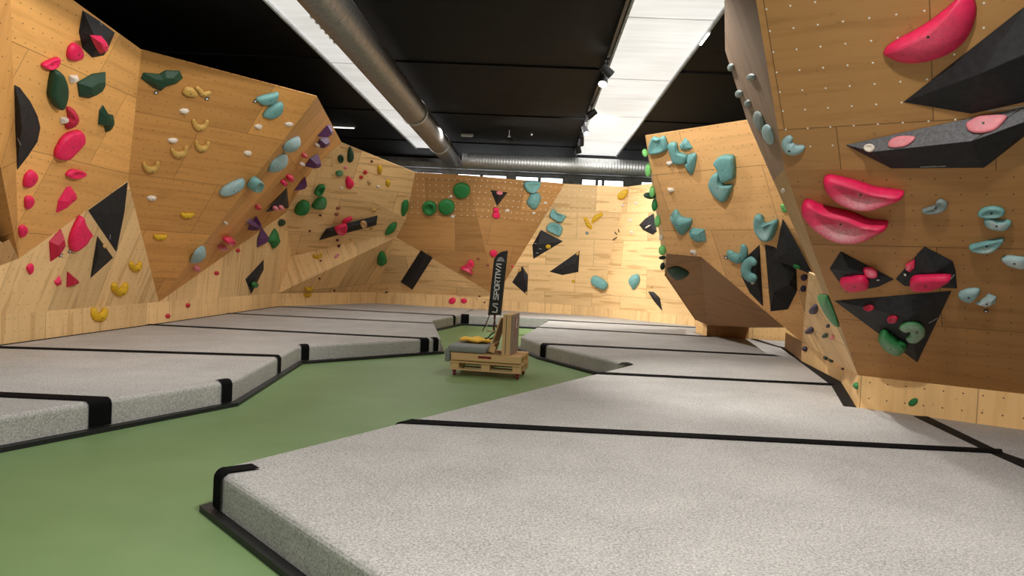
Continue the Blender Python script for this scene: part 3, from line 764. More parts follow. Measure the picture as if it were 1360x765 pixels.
# yellow bag
o = local('fabric_bag', zt+.121, 'yellow fabric bag with black straps lying on the grey pad', 'bag')
bm = bmesh.new(); bmesh.ops.create_uvsphere(bm, u_segments=24, v_segments=12, radius=1)
for v in bm.verts:
    x, y, z = v.co; v.co = (-.32+.29*x*(1-.15*y), .22+.20*y, max(0, .05+.05*z+.012*math.sin(7*x+3*y)))
link('bag_body', bm, 'yellow_fabric', o, smooth=True)
for k, (x0, x1) in enumerate(((-.14, .0), (-.06, .02))):
    bm = bmesh.new(); pts = [V((x0, .12, .09)), V((x0+.05, .15, .10)), V((x0+.09, .2, .16)), V((x1+.0, .22, .20))]
    for p_, q_ in zip(pts, pts[1:]): tube(bm, p_, q_, .012, 8)
    link('strap', bm, 'black_strip', o)
# crate standing on edge (bench back)
o = local('wooden_crate', zt, 'upright pale wooden crate with a grey face, back of the bench', 'crate')
cx0, cx1, ch = .26, .40, .68
bm = bmesh.new()
for z0, z1 in ((.001, .06), (ch-.06, ch)): box(bm, cx0, cx1, -DP/2, DP/2-.02, z0, z1)
for y0, y1 in ((-DP/2, -DP/2+.05), (DP/2-.07, DP/2-.02)): box(bm, cx0, cx1, y0, y1, .06, ch-.06)
link('frame', bm, 'pallet_wood', o)
bm = bmesh.new(); box(bm, cx0+.055, cx0+.065, -DP/2-.004, -DP/2-.0005, .02, ch-.02); link('edge_gap', bm, 'dark_frame', o)
bm = bmesh.new(); box(bm, cx1+.0005, cx1+.012, -DP/2+.01, DP/2-.03, .01, ch-.01); link('grey_face', bm, 'crate_grey', o)
bm = bmesh.new(); random.seed(3)
for i in range(9):
    z = .30+.038*i; box(bm, cx1+.012, cx1+.0145, -.10+random.uniform(-.02, .02), .0+random.uniform(-.03, .03), z, z+.02)
link('pink_lettering', bm, 'pink_print', o)
bm = bmesh.new(); box(bm, cx1+.012, cx1+.015, .06, .11, ch-.25, ch-.09); link('white_label', bm, 'white_card', o)
# leaning board
o = local('leaning_panel', zt, 'thin plywood board leaning against the crate above the seat pad', 'board')
M = Matrix.Translation((.03, 0, .045)) @ Matrix.Rotation(math.radians(17), 4, 'Y')
bm = bmesh.new(); box(bm, 0, .018, -DP/2+.04, DP/2-.08, .0, .60, M); link('panel', bm, 'pallet_wood', o)
bm = bmesh.new(); box(bm, .02, .06, -DP/2+.04, DP/2-.3, .01, .15, M); box(bm, .06, .10, -DP/2+.02, -DP/2+.06, .01, .12, M); link('batten', bm, 'pallet_wood', o)

# ------------------------------------------------------------------ banner
fp = atz(655, 441, 0); fy = fp.y
c_tr = aty(673.5, 333, fy); c_br = aty(664.5, 418.5, fy); c_bl = aty(648, 418.5, fy); c_tl = aty(655, 345, fy)
o = empty('feather_banner', fp); tag(o, 'black feather banner with white lettering behind the pallet bench', 'banner')
prof = [c_bl, c_br, c_tr] + [aty(x, y, fy) for x, y in ((668, 333.8), (663, 336), (659, 339.5), (656, 344.5))]
bm = bmesh.new(); fr = [bm.verts.new(p-fp+V((0, -.006, 0))) for p in prof]; bk_ = [bm.verts.new(p-fp+V((0, .006, 0))) for p in prof]
bm.faces.new(fr); bm.faces.new(bk_[::-1])
for i in range(len(prof)): bm.faces.new((fr[i], fr[(i+1) % len(prof)], bk_[(i+1) % len(prof)], bk_[i]))
fl = link('flag', bm, 'flag_black', o)
bm = bmesh.new(); pole = [V((.0, 0, .05)), c_br-fp+V((-.12, .02, 0)), ]
tube(bm, V((0, .02, .02)), c_br-fp+V((-.14, .02, .05)), .022, 10); link('pole', bm, 'red_metal', o)
bm = bmesh.new(); tube(bm, c_br-fp+V((.012, .0, -.02)), c_tr-fp+V((.012, .0, .0)), .012, 8); link('flag_mast', bm, 'flag_black', o)
bm = bmesh.new(); pl = aty(641, 440, fy-.05)-fp; pl.z = .012; tube(bm, pl, V((-.10, 0, .52)), .013, 8); link('leg', bm, 'flag_black', o)
bm = bmesh.new(); tube(bm, V((.05, -.1, .012)), V((.0, .02, .5)), .012, 8); link('leg', bm, 'flag_black', o)
bm = bmesh.new(); tube(bm, V((.12, .15, .012)), V((.0, .02, .4)), .012, 8); link('leg', bm, 'red_metal', o)
bm = bmesh.new(); box(bm, -.19, .07, -.03, .0, .001, .05); box(bm, -.19, -.17, -.03, .0, .05, .42); link('base_bar', bm, 'beige_metal', o)
# lettering, reading upwards
def LT(ch):
    return {'L': [[(0, 1), (0, 0), (.9, 0)]], 'A': [[(0, 0), (.55, 1), (.95, 1), (.95, 0)]], 'S': [[(.95, 1), (0, 1), (0, .55), (.95, .45), (.95, 0), (0, 0)]],
            'P': [[(0, 0), (0, 1), (.95, 1), (.95, .42), (.2, .42)]], 'O': [[(0, 0), (0, 1), (.95, 1), (.95, 0), (0, 0)]],
            'R': [[(0, 0), (0, 1), (.95, 1), (.95, .45), (.2, .45)], [(.45, .45), (.95, 0)]], 'T': [[(0, 1), (1, 1)], [(.5, 1), (.5, 0)]],
            'I': [[(.1, 1), (.1, 0)]], 'V': [[(0, 1), (.45, 0), (.95, 1)]]}[ch]
pL, qL = aty(657.2, 414.5, fy), aty(663.0, 350.5, fy)
ax_ = (qL-pL); Lw = ax_.length; ax_.normalize(); upv = ax_.cross(V((0, 1, 0))); upv = -upv if upv.x > 0 else upv
M = Matrix((( ax_.x, upv.x, 0, 0), (ax_.y, upv.y, -1, 0), (ax_.z, upv.z, 0, 0), (0, 0, 0, 1)))
M = Matrix.Translation(pL-fp+V((0, -.0062, 0))-upv*.055) @ M
word = [('L', .9), ('A', 1), (' ', .55), ('S', 1), ('P', 1), ('O', 1), ('R', 1), ('T', 1), ('I', .25), ('V', 1), ('A', 1)]
tot = sum(w for _, w in word)+.28*(len(word)-1); sc = Lw/tot; x = 0; bm = bmesh.new()
for chh, w in word:
    if chh != ' ':
        for st in LT(chh): stroke(bm, [(x*sc+(p[0]*w if chh != 'I' else p[0])*sc, p[1]*.125) for p in st], .027, .003, M)
    x += w+.28
link('lettering', bm, 'print_white', fl)
lg = aty(665, 344.5, fy)-fp; bm = bmesh.new()
Ml = Matrix.Translation(lg+V((0, -.0062, 0))) @ Matrix(((1, 0, 0, 0), (0, 0, -1, 0), (0, 1, 0, 0), (0, 0, 0, 1)))
arc = [(.075*math.cos(t), -.03+.085*math.sin(t)) for t in [math.pi*i/10 for i in range(11)]]
stroke(bm, arc, .018, .003, Ml); stroke(bm, [(-.045, -.03), (-.005, .03), (.02, -.005), (.03, -.03)], .018, .003, Ml); stroke(bm, [(-.11, -.045), (.11, -.045)], .008, .003, Ml)
link('emblem', bm, 'print_white', fl)

# ------------------------------------------------------------------ light
w = bpy.data.worlds.new('world'); S.world = w; w.use_nodes = True
w.node_tree.nodes['Background'].inputs[0].default_value = (1, .97, .93, 1); w.node_tree.nodes['Background'].inputs[1].default_value = .02
# ------------------------------------------------------------------ climbing holds and volumes
CROP = dict(A=(0, 0, 3.1875), B=(160, 60, 3.8267), C=(0, 220, 2.9423), D=(200, 220, 3.4785), E=(380, 160, 5.465), F=(380, 280, 5.465), G=(500, 210, 6.375), I=(500, 310, 6.375),
            J=(680, 210, 6.375), K=(680, 310, 4.78), M=(840, 160, 4.783), N=(840, 300, 4.5), Q=(960, 0, 3.1875), S=(1110, 0, 3.3261), T=(1030, 210, 4.0268), U=(1030, 370, 3.326), W=(900, 400, 4.78))
def px(crop, x, y):
    ox, oy, s = CROP[crop]; return ox+x/s, oy+y/s
def hit(x, y):
    r = ray(x, y); best = None
    for a, b, c, n in TRIS:
        den = r.dot(n)
        if abs(den) < 1e-9: continue
        t = (a-CAM).dot(n)/den
        if t <= .2 or (best and t >= best[0]): continue
        p = CAM+r*t
        if all((v-u_).cross(p-u_).dot((b-a).cross(c-a)) >= -1e-9 for u_, v in ((a, b), (b, c), (c, a))): best = (t, p, n)
    return best
def seat(pts, p, n):
    """the wall plane under an outline: mean normal of what the outline covers, moved out so that nothing sinks in"""
    hs = [h_ for h_ in (hit(*q) for q in pts) if h_ and abs((h_[1]-p).dot(n)) < .25 and h_[2].dot(n) > .5]
    if not hs: return p, n
    m = sum((h_[2] for h_ in hs), n.copy()*len(hs)).normalized()
    d = max([(h_[1]-p).dot(m) for h_ in hs]+[0])
    return p+m*min(d, .12), m
def basis(n):
    vax = (V((0, 0, 1))-n*n.z)
    vax = vax.normalized() if vax.length > 1e-4 else V((0, 1, 0))
    return vax.cross(n), vax
def frame(p, n):
    u_, v_ = basis(n)
    return Matrix(((u_.x, v_.x, n.x, p.x), (u_.y, v_.y, n.y, p.y), (u_.z, v_.z, n.z, p.z), (0, 0, 0, 1)))
def parse(s): return [tuple(float(c) for c in q.split(',')) for q in s.split()]
def smooth_closed(pts, k=3):
    out = []; n = len(pts)
    for i in range(n):
        p0, p1, p2, p3 = pts[i-1], pts[i], pts[(i+1) % n], pts[(i+2) % n]
        for j in range(k):
            t = j/k
            out.append(.5*((2*p1)+(p2-p0)*t+(2*p0-5*p1+4*p2-p3)*t*t+(3*p1-p0-3*p2+p3)*t**3))
    return out
def smooth_open(pts, k=4):
    e = [pts[0]*2-pts[1]]+pts+[pts[-1]*2-pts[-2]]; out = []
    for i in range(1, len(e)-2):
        p0, p1, p2, p3 = e[i-1:i+3]
        for j in range(k):
            t = j/k
            out.append(.5*((2*p1)+(p2-p0)*t+(2*p0-5*p1+4*p2-p3)*t*t+(3*p1-p0-3*p2+p3)*t**3))
    out.append(pts[-1]); return out
PROF = dict(dome=[(1, 0), (.99, .28), (.93, .58), (.80, .82), (.58, .95), (.30, 1.0)],
            flat=[(1, 0), (.985, .5), (.93, .85), (.80, .98), (.5, 1.0), (.25, 1.0)],
            scoop=[(1, 0), (1.0, .35), (.95, .72), (.85, .96), (.74, 1.0), (.6, .88), (.42, .7), (.2, .6)],
            donut=[(1, 0), (1.0, .45), (.92, .82), (.78, 1.0), (.6, .95), (.45, .62), (.3, .34), (.15, .3)],
            wedge=[(1, 0), (.97, .22), (.80, .55), (.55, .84), (.30, .98)],
            facet=[(1, 0), (.96, .16), (.5, .9)])
GROUP = None; CATEG = 'climbing hold'; NAME = 'climbing_hold'
SEEN = set()
from mathutils.bvhtree import BVHTree
def tree(o):
    M = o.matrix_world; me = o.data
    return BVHTree.FromPolygons([M @ v.co for v in me.vertices], [tuple(f.vertices) for f in me.polygons])
OBST = [tree(o) for o in C.objects if o.type == 'MESH' and (o.name.startswith('wall_') or o.name.startswith('baseboard')) and 'outer' not in o.name]
def settle(o, n, most=.10):
    """move a hold straight out of the wall until it only touches what it is bolted to"""
    M0 = o.matrix_world.copy(); k = 0
    while k < most:
        o.matrix_world = Matrix.Translation(n*k) @ M0; t = tree(o)
        if not any(t.overlap(b) for b in OBST): return
        k += .006
    o.matrix_world = M0
def finish(o, label, name=None, cat=None):
    assert label not in SEEN, label
    SEEN.add(label); tag(o, label, cat or CATEG, GROUP)
LIFT = .003
def H(crop, kind, col, label, pts, k=.34, c=None, apex=(0, 0), chalk=0, bolt=True, name='climbing_hold', h=None, lip=None):
    pts = [px(crop, *p) for p in parse(pts)]
    cx = sum(p[0] for p in pts)/len(pts); cy = sum(p[1] for p in pts)/len(pts)
    if c: cc = px(crop, *c)
    hh = hit(cx, cy) or hit(*pts[0])
    if not hh: print('NOHIT', label); return
    t, p, n = hh; p, n = seat(pts, p, n)
    rough = [onp(x, y, p, n) for x, y in pts]
    u_, v_ = basis(n)
    q = [V(((r-p).dot(u_), (r-p).dot(v_))) for r in rough]
    area = abs(sum(q[i-1].x*q[i].y-q[i].x*q[i-1].y for i in range(len(q))))/2
    size = math.sqrt(area); hgt = h or k*size
    po = p+n*hgt*.35
    rough = [onp(x, y, po, n) for x, y in pts]
    q = [V(((r-p).dot(u_), (r-p).dot(v_))) for r in rough]
    if kind != 'facet': q = smooth_closed(q, 3 if size > .06 else 2)
    cen = sum(q, V((0, 0)))/len(q)
    if c:
        r = onp(*cc, po, n); cen = V(((r-p).dot(u_), (r-p).dot(v_)))
    a2_ = sum(q[i-1].x*q[i].y-q[i].x*q[i-1].y for i in range(len(q)))
    if a2_ < 0: q = q[::-1]
    bm = bmesh.new(); lay = bm.verts.layers.float.new('chalk'); rings = []
    prof = PROF[kind]; m = len(prof)
    for i, (r, z) in enumerate(prof):
        s = V(apex)*size*(z if kind not in ('donut',) else 0)
        ring = []
        for w_ in q:
            e = cen+(w_-cen)*r+s*(1-r)
            zz = z*hgt
            if kind == 'scoop' and r < .9:          # the scoop opens upwards: lower the upper half
                zz *= 1-.25*max(0, (w_.y-cen.y)/max(.01, size))
            vv = bm.verts.new((e.x-cen.x, e.y-cen.y, zz+LIFT)); ring.append(vv)
            if chalk: vv[lay] = chalk*max(0, 1.05-r*1.05) if kind != 'scoop' else chalk*max(0, 1-abs(r-.5)*2.2)*(1 if w_.y < cen.y+.05*size else .25)*max(0, 1-abs(w_.x-cen.x)/(1.0*max(abs(q_.x-cen.x) for q_ in q)))**.5
        rings.append(ring)
    nq = len(q)
    for a_, b_ in zip(rings, rings[1:]):
        for i in range(nq): bm.faces.new((a_[i], a_[(i+1) % nq], b_[(i+1) % nq], b_[i]))
    zc = prof[-1][1]*hgt if kind != 'facet' else hgt
    tp = bm.verts.new((V(apex).x*size*(1 if kind != 'donut' else 0), V(apex).y*size*(1 if kind != 'donut' else 0), zc+LIFT)); tp[lay] = chalk if kind != 'scoop' else chalk*.3
    for i in range(nq): bm.faces.new((rings[-1][i], rings[-1][(i+1) % nq], tp))
    bm.faces.new(rings[0][::-1])
    me = bpy.data.meshes.new(name); bm.to_mesh(me); bm.free(); me.materials.append(MAT['hold_'+col])
    if kind != 'facet':
        for f in me.polygons: f.use_smooth = True
    o = bpy.data.objects.new(name, me); C.objects.link(o)
    o.matrix_world = frame(p+u_*cen.x+v_*cen.y, n); settle(o, n)
    finish(o, label)
    if bolt and size > .13:
        b = bmesh.new(); ax_, ay_ = tp_co = (V(apex)*size*(1 if kind != 'donut' else 0))
        tube(b, (ax_, ay_, zc-.002), (ax_, ay_, zc+.005), .011, 8); link('bolt', b, 'bolt_metal', o)
    return o
def E(crop, kind, col, label, cx, cy, w, h, rot=0, n=9, ht=None, **kw):
    t = math.radians(rot); pts = []
    for i in range(n):
        a = 2*math.pi*i/n; x, y = w/2*math.cos(a), h/2*math.sin(a)*(1 if math.sin(a) > 0 else .85)
        pts.append('%f,%f' % (cx+x*math.cos(t)-y*math.sin(t), cy+x*math.sin(t)+y*math.cos(t)))
    return H(crop, kind, col, label, ' '.join(pts), h=ht, **kw)
def P(crop, col, label, path, k=.9, chalk=0, name='climbing_hold', bolt=True):
    """swept hold: path of x,y,full width in crop pixels"""
    raw = parse(path); s = CROP[crop][2]
    pts = [px(crop, x, y) for x, y, w in raw]; ws = [w/s for _, _, w in raw]
    mid_ = pts[len(pts)//2]; hh = hit(*mid_) or hit(*pts[0])
    if not hh: print('NOHIT', label); return
    t, p, n = hh; p, n = seat(pts, p, n); u_, v_ = basis(n)
    scale = t/F*(1/max(.35, abs(ray(*mid_).normalized().dot(n))))**.5      # metres per pixel on the wall, roughly
    hmax = max(ws)*scale*.5*k; po = p+n*hmax*.35
    def loc(x, y): r = onp(x, y, po, n); return V(((r-p).dot(u_), (r-p).dot(v_)))
    q = [loc(*a) for a in pts]
    # width measured across the path on the wall
    hw = []
    for i, (a, w) in enumerate(zip(pts, ws)):
        b0_, b1_ = pts[max(0, i-1)], pts[min(len(pts)-1, i+1)]; d = V((b1_[0]-b0_[0], b1_[1]-b0_[1])).normalized(); nn = V((-d.y, d.x))*w/2
        hw.append((loc(a[0]+nn.x, a[1]+nn.y)-loc(a[0]-nn.x, a[1]-nn.y)).length/2)
    q3 = smooth_open([V((a.x, a.y, w)) for a, w in zip(q, hw)], 4)
    cen = q[len(q)//2]; bm = bmesh.new(); lay = bm.verts.layers.float.new('chalk'); rings = []; seg = 9; N = len(q3)
    mw = max(w.z for w in q3)
    for i, a in enumerate(q3):
        b0_, b1_ = q3[max(0, i-1)], q3[min(N-1, i+1)]; d = V((b1_.x-b0_.x, b1_.y-b0_.y)).normalized(); nn = V((-d.y, d.x)); ring = []
        w = max(.002, a.z); hz = k*(.35*mw+.65*w)
        if i in (0, N-1): w *= .55; hz *= .55
        for j in range(seg):
            th = math.pi*j/(seg-1); e = V((a.x, a.y))+nn*w*math.cos(th)-cen
            vv = bm.verts.new((e.x, e.y, hz*math.sin(th)+LIFT)); vv[lay] = chalk*math.sin(th); ring.append(vv)
        rings.append(ring)
    for a_, b_ in zip(rings, rings[1:]):
        for j in range(seg): bm.faces.new((a_[j], a_[(j+1) % seg], b_[(j+1) % seg], b_[j]))
    bm.faces.new(rings[0]); bm.faces.new(rings[-1][::-1])
    bmesh.ops.recalc_face_normals(bm, faces=bm.faces)
    me = bpy.data.meshes.new(name); bm.to_mesh(me); bm.free(); me.materials.append(MAT['hold_'+col])
    for f in me.polygons: f.use_smooth = True
    o = bpy.data.objects.new(name, me); C.objects.link(o); o.matrix_world = frame(p+u_*cen.x+v_*cen.y, n); settle(o, n)
    finish(o, label)
    if bolt and mw > .05:
        b = bmesh.new(); tube(b, (0, 0, k*mw-.004), (0, 0, k*mw+.005), .011, 8); link('bolt', b, 'bolt_metal', o)
    return o
def smile(cx, cy, w, h, th, rot=0, n=7):
    """U-shaped path, horns up"""
    t = math.radians(rot); out = []
    for i in range(n):
        a = math.pi*i/(n-1); x, y = -w/2*math.cos(a), h*(math.sin(a)-.5); ww = th*(.5+.6*math.sin(a))
        out.append('%f,%f,%f' % (cx+x*math.cos(t)-y*math.sin(t), cy+x*math.sin(t)+y*math.cos(t), ww))
    return ' '.join(out)
def VOL(crop, label, outline, apexes, mat='volume_black', lab=None, facemat=None, on=None, faces=None, ntop=0):
    """angular plywood volume: outline on the wall, apexes as x,y,height"""
    pts = [px(crop, *p) for p in parse(outline)]
    cx = sum(p[0] for p in pts)/len(pts); cy = sum(p[1] for p in pts)/len(pts)
    hh = hit(*px(crop, *on)) if on else hit(cx, cy)
    t, p, n = hh; p, n = seat([(a*.9+cx*.1, b*.9+cy*.1) for a, b in pts], p, n); u_, v_ = basis(n)
    P3 = [onp(x, y, p+n*LIFT, n) for x, y in pts]
    apx = parse(apexes); AP = [onp(*px(crop, x, y), p+n*h, n) for x, y, h in apx]
    cen = sum(P3, V())/len(P3); Mx = frame(cen, n); Mi = Mx.inverted()
    bm = bmesh.new(); bv = [bm.verts.new(Mi @ a) for a in P3]; av = [bm.verts.new(Mi @ a) for a in AP]
    N = len(bv); fs = []
    if faces:
        allv = bv+av; fs = [bm.faces.new([allv[k] for k in f]) for f in faces]
        for f in fs[:ntop]: f.material_index = 1
    elif len(AP) == 1:
        for i in range(N): fs.append(bm.faces.new((bv[i], bv[(i+1) % N], av[0])))
    else:
        own = []
        for i in range(N):
            m_ = (P3[i]+P3[(i+1) % N])/2; own.append(min(range(len(AP)), key=lambda j: (AP[j]-m_).length))
        for i in range(N):
            fs.append(bm.faces.new((bv[i], bv[(i+1) % N], av[own[i]])))
            nx = own[(i+1) % N]
            if nx != own[i]: fs.append(bm.faces.new((bv[(i+1) % N], av[nx], av[own[i]])))
        if len(AP) > 2:
            try: fs.append(bm.faces.new(av))
            except Exception: pass
    bm.faces.new(bv)
    bmesh.ops.recalc_face_normals(bm, faces=bm.faces)
    for f in fs:
        co = [Mx @ v.co for v in f.verts]
        if len(co) == 3 and (co[1]-co[0]).cross(co[2]-co[0]).length > 1e-8:
            _, nn = plane(*co); TRIS.append((co[0], co[1], co[2], nn))
    bmesh.ops.bevel(bm, geom=[e for e in bm.edges if len(e.link_faces) == 2 and e.calc_face_angle(0) > .25], offset=.004, segments=1, affect='EDGES')
    me = bpy.data.meshes.new('climbing_volume'); bm.to_mesh(me); bm.free()
    me.materials.append(MAT[mat])
    if facemat: me.materials.append(MAT[facemat])
    o = bpy.data.objects.new('climbing_volume', me); C.objects.link(o); o.matrix_world = Mx; settle(o, n, .2)
    finish(o, label, cat='climbing volume'); OBST.append(tree(o))
    return o
def STRIP(o, crop, x, y, L, rot, lab='maker_mark'):
    """small pale printed strip on a volume"""
    hh = hit(*px(crop, x, y)); t, p, n = hh; u_, v_ = basis(n); a = math.radians(rot)
    M = o.matrix_world.inverted() @ frame(p+n*.002, n) @ Matrix.Rotation(a, 4, 'Z'); bm = bmesh.new(); random.seed(int(x))
    c = -L/2
    while c < L/2:
        w_ = random.uniform(.008, .02); box(bm, c, min(L/2, c+w_), -.007, .007, 0, .0015, M); c += w_+.006
    link(lab, bm, 'label_grey', o)

# ============ wall of pink holds beside the yellow-jug overhang (lower pale face and warm face)
GROUP = 'black volumes on the pink-hold wall'
v1 = VOL('A', 'black rounded volume high on the pink-hold wall carrying one pink wedge', '350,42 425,90 487,138 455,215 440,235 390,245 348,205 333,135', '400,150,.16 420,190,.13'); STRIP(v1, 'A', 425, 95, .09, -30)
v2 = VOL('A', 'black half-round volume cut off by the plywood corner edge', '60,357 85,370 130,430 160,490 172,540 160,600 120,660 72,722 64,540', '92,540,.10 84,450,.08'); STRIP(v2, 'A', 82, 600, .1, 80)
v3 = VOL('C', 'larger black triangular volume at the seam below the warm face', '500,62 455,340 343,175', '487,180,.10 420,190,.06'); STRIP(v3, 'C', 430, 278, .1, -60)
v4 = VOL('C', 'smaller black triangular volume below the larger triangle', '380,272 443,360 352,442', '386,355,.09')
GROUP = 'pink holds on the pink-hold wall'
H('A', 'facet', 'pink', 'pink faceted wedge hold bolted on the black rounded volume', '387,152 435,155 455,180 450,210 430,230 412,205', .3)
H('A', 'dome', 'pink', 'pink thumb-shaped hold beside the black rounded volume', '318,183 345,205 350,240 325,258 290,250 292,205')
H('A', 'scoop', 'pink', 'thin pink crescent edge highest on the pink-hold wall', '178,272 225,248 252,245 245,275 215,293 190,290')
H('A', 'wedge', 'crimson', 'pink half-disc hold next to a white foothold, above the big pink slab', '290,458 318,465 335,500 320,535 290,550 282,520 295,495', .5, apex=(-.1, 0))
H('A', 'flat', 'pink', 'big pink creased slab hold in the middle of the pink-hold wall', '270,580 300,560 345,555 355,590 345,612 310,650 280,675 240,672 235,645 250,610', .22)
H('C', 'scoop', 'pink', 'pink lens-shaped hold just under the big pink slab', '260,40 270,22 290,15 330,25 330,38 290,50')
H('C', 'dome', 'pink', 'pink oval, upper of three in a column near the corner edge', '100,40 125,18 145,35 140,60 115,85 95,80')
H('C', 'dome', 'pink', 'pink blunt hold, middle of three in a column near the corner edge', '100,125 125,120 133,140 115,168 100,165')
H('C', 'dome', 'pink', 'pink oval, lowest of three in a column near the corner edge', '75,245 90,232 107,245 100,270 80,280')
H('C', 'facet', 'pink', 'tall pink faceted spike hold on the warm face above its lower seam', '267,88 283,85 305,115 300,125 268,150 227,187 235,140', .35)
H('C', 'facet', 'crimson', 'dark pink pyramid hold left of the big pink fin', '245,250 255,300 240,330 205,378 200,300'.replace('left', ''), .4)
H('C', 'flat', 'pink', 'big bright pink fin hold with pointed top below the warm face', '313,195 325,220 335,240 355,268 345,280 325,310 285,335 273,310 278,265', .24)
H('C', 'dome', 'pink', 'small pink pebble alone under the bottom tip of the warm face', '110,390 127,383 130,410 118,425 105,405')
H('C', 'facet', 'pink', 'small pink chip beside the dark pink arrow hold', '235,430 240,465 225,472 213,455', .4)
H('C', 'facet', 'crimson', 'dark pink arrow-shaped hold low on the pale face', '268,415 310,450 308,462 265,476', .4)
GROUP = 'dark green macros on the pink-hold wall'
H('A', 'flat', 'dgreen', 'dark green teardrop macro standing upright on the pink-hold wall', '232,293 258,310 278,370 272,430 250,465 210,415 210,370 220,310', .3)
H('A', 'facet', 'dgreen', 'dark green wing-shaped macro right of the teardrop macro'.replace('right of', 'next to'), '455,310 455,345 430,390 380,422 345,415 336,355 400,318', .3)
H('A', 'facet', 'dgreen', 'dark green fish-fin macro nearest the yellow-jug overhang'.replace('nearest', 'closest to'.replace('closest', 'close')), '442,448 460,485 485,490 487,525 470,560 452,563 448,535 422,530 428,470', .3)
GROUP = 'white footholds'
H('A', 'facet', 'white', 'white foothold between the teardrop and wing macros', '297,322 330,320 337,335 315,345 300,355', .5)
H('A', 'facet', 'white', 'white foothold touching the pink half-disc hold', '258,498 290,498 297,510 275,520 260,525', .5)
E('C', 'dome', 'beige', 'tiny beige foothold on the gap between the two black triangles', 412, 315, 20, 18)
GROUP = 'yellow jugs below the black triangles'
P('C', 'yellow', 'yellow U-shaped jug, top one of three stepping down to the kickboard', smile(530, 390, 34, 26, 20))
P('C', 'yellow', 'yellow U-shaped jug, middle of three stepping down to the kickboard', smile(468, 477, 44, 34, 26))
P('C', 'yellow', 'yellow U-shaped jug sitting on the kickboard seam', smile(390, 575, 46, 40, 28))

# ============ yellow-jug overhang
GROUP = 'holds on the yellow-jug overhang'
H('B', 'facet', 'dgreen', 'long dark green macro at the top corner of the yellow-jug overhang', '107,175 120,145 200,152 232,133 305,135 322,172 290,200 240,212 205,240 165,220', .26)
H('B', 'dome', 'khaki', 'mustard bean hold, rounder one of the pair under the top edge', '315,235 335,213 370,220 392,245 385,262 345,260 320,248')
P('B', 'khaki', 'mustard wavy hold touching the round mustard bean', '384,212,20 402,230,26 420,250,28 443,246,24 460,238,14')
P('B', 'khaki', 'mustard two-horned jug under the mustard bean pair', smile(405, 400, 70, 42, 30, 4))
P('B', 'khaki', 'mustard two-horned jug straight below another one', smile(415, 508, 62, 40, 30, 4))
P('B', 'khaki', 'mustard two-horned jug beside the white chip, halfway up the overhang', smile(300, 538, 74, 40, 32, -8))
P('B', 'khaki', 'mustard two-horned jug on the overhang next to the pale seam with the pink-hold wall', smile(155, 614, 70, 40, 32, -4))
E('B', 'facet', 'white', 'white chip hold below the long dark green macro', 325, 336, 54, 32, 0, 7, k=.4)
E('B', 'facet', 'white', 'white chip hold above the mustard jug halfway up', 267, 485, 58, 30, 0, 7, k=.4)
E('B', 'facet', 'white', 'white chip hold under the teal pair at the top', 703, 415, 45, 30, 0, 7, k=.4)
E('B', 'facet', 'white', 'white chip hold on the plywood joint above the long teal sausage', 648, 550, 45, 30, 0, 7, k=.4)
E('B', 'facet', 'white', 'see-through whitish chip hold on the edge fold of the overhang', 858, 403, 48, 28, 0, 7, k=.3)
E('C', 'facet', 'white', 'white chip hold lowest of the white ones on the overhang', 594, 128, 42, 24, 0, 7, k=.4)
H('B', 'dome', 'teal', 'teal blade hold along the top edge of the overhang', '690,280 710,262 790,243 805,245 800,275 770,300 720,303')
H('B', 'dome', 'teal', 'teal oval hold hanging under the teal top blade', '725,355 762,312 812,290 830,306 817,349 770,374 735,369')
H('B', 'wedge', 'pteal', 'pale teal feather, upper of two end to end on the folded edge', '835,530 860,495 910,470 915,490 880,530 845,548', .3)
H('B', 'wedge', 'pteal', 'pale teal feather, lower of two end to end on the folded edge', '760,645 785,597 843,556 852,580 815,622 770,645', .3)
H('B', 'dome', 'pteal', 'long pale teal sausage hold across the middle of the overhang', '505,750 530,720 600,685 632,685 630,715 590,745 540,765 510,763')
H('B', 'scoop', 'teal', 'small teal scoop hold beside the long teal sausage', '655,730 665,700 690,675 715,690 712,715 685,738')
H('D', 'wedge', 'pteal', 'pale teal feather low on the overhang above its bottom edge', '190,450 215,400 250,375 255,400 225,435 200,450', .3)
P('D', 'yellow', 'yellow banana jug, upper of two on the overhang', smile(170, 226, 52, 12, 22))
P('D', 'yellow', 'yellow banana jug, lower of two on the overhang', smile(45, 326, 50, 12, 22))
E('D', 'dome', 'white', 'tiny white knob on the dark fold of the overhang', 347, 265, 16, 16)
GROUP = 'purple holds on the overhang edge'
H('B', 'facet', 'purple', 'purple spike hold at the very top of the overhang edge', '1010,470 1060,415 1078,410 1070,440 1030,470', .35)
H('B', 'facet', 'purple', 'purple spike hold right under the topmost purple spike'.replace('right under', 'just under'), '1005,525 1020,485 1060,465 1058,490 1030,510', .35)
H('B', 'facet', 'purple', 'wide purple wedge hold, third purple one down the overhang edge', '945,620 970,580 1010,560 1012,600 985,615', .4)
H('B', 'facet', 'purple', 'purple leaf hold, fourth down the overhang edge above the green balls', '885,740 920,700 940,670 945,700 925,730', .4)
H('D', 'facet', 'purple', 'purple star-shaped hold with pale patches over the lower overhang edge', '450,265 470,250 478,265 495,238 500,262 512,280 490,290 455,300 462,278', .4)
H('D', 'facet', 'purple', 'flat purple kite hold just beyond the lower overhang edge', '520,290 548,330 535,360 497,378 502,335', .25)
GROUP = 'small holds by the overhang edge'
E('B', 'dome', 'white', 'white pebble between the upper purple spikes', 1000, 507, 24, 20)
E('B', 'dome', 'white', 'white pebble beside the wide purple wedge', 923, 604, 26, 18)
E('B', 'facet', 'red', 'red chip above the white pebble by the wide purple wedge', 937, 562, 32, 26, 0, 6)
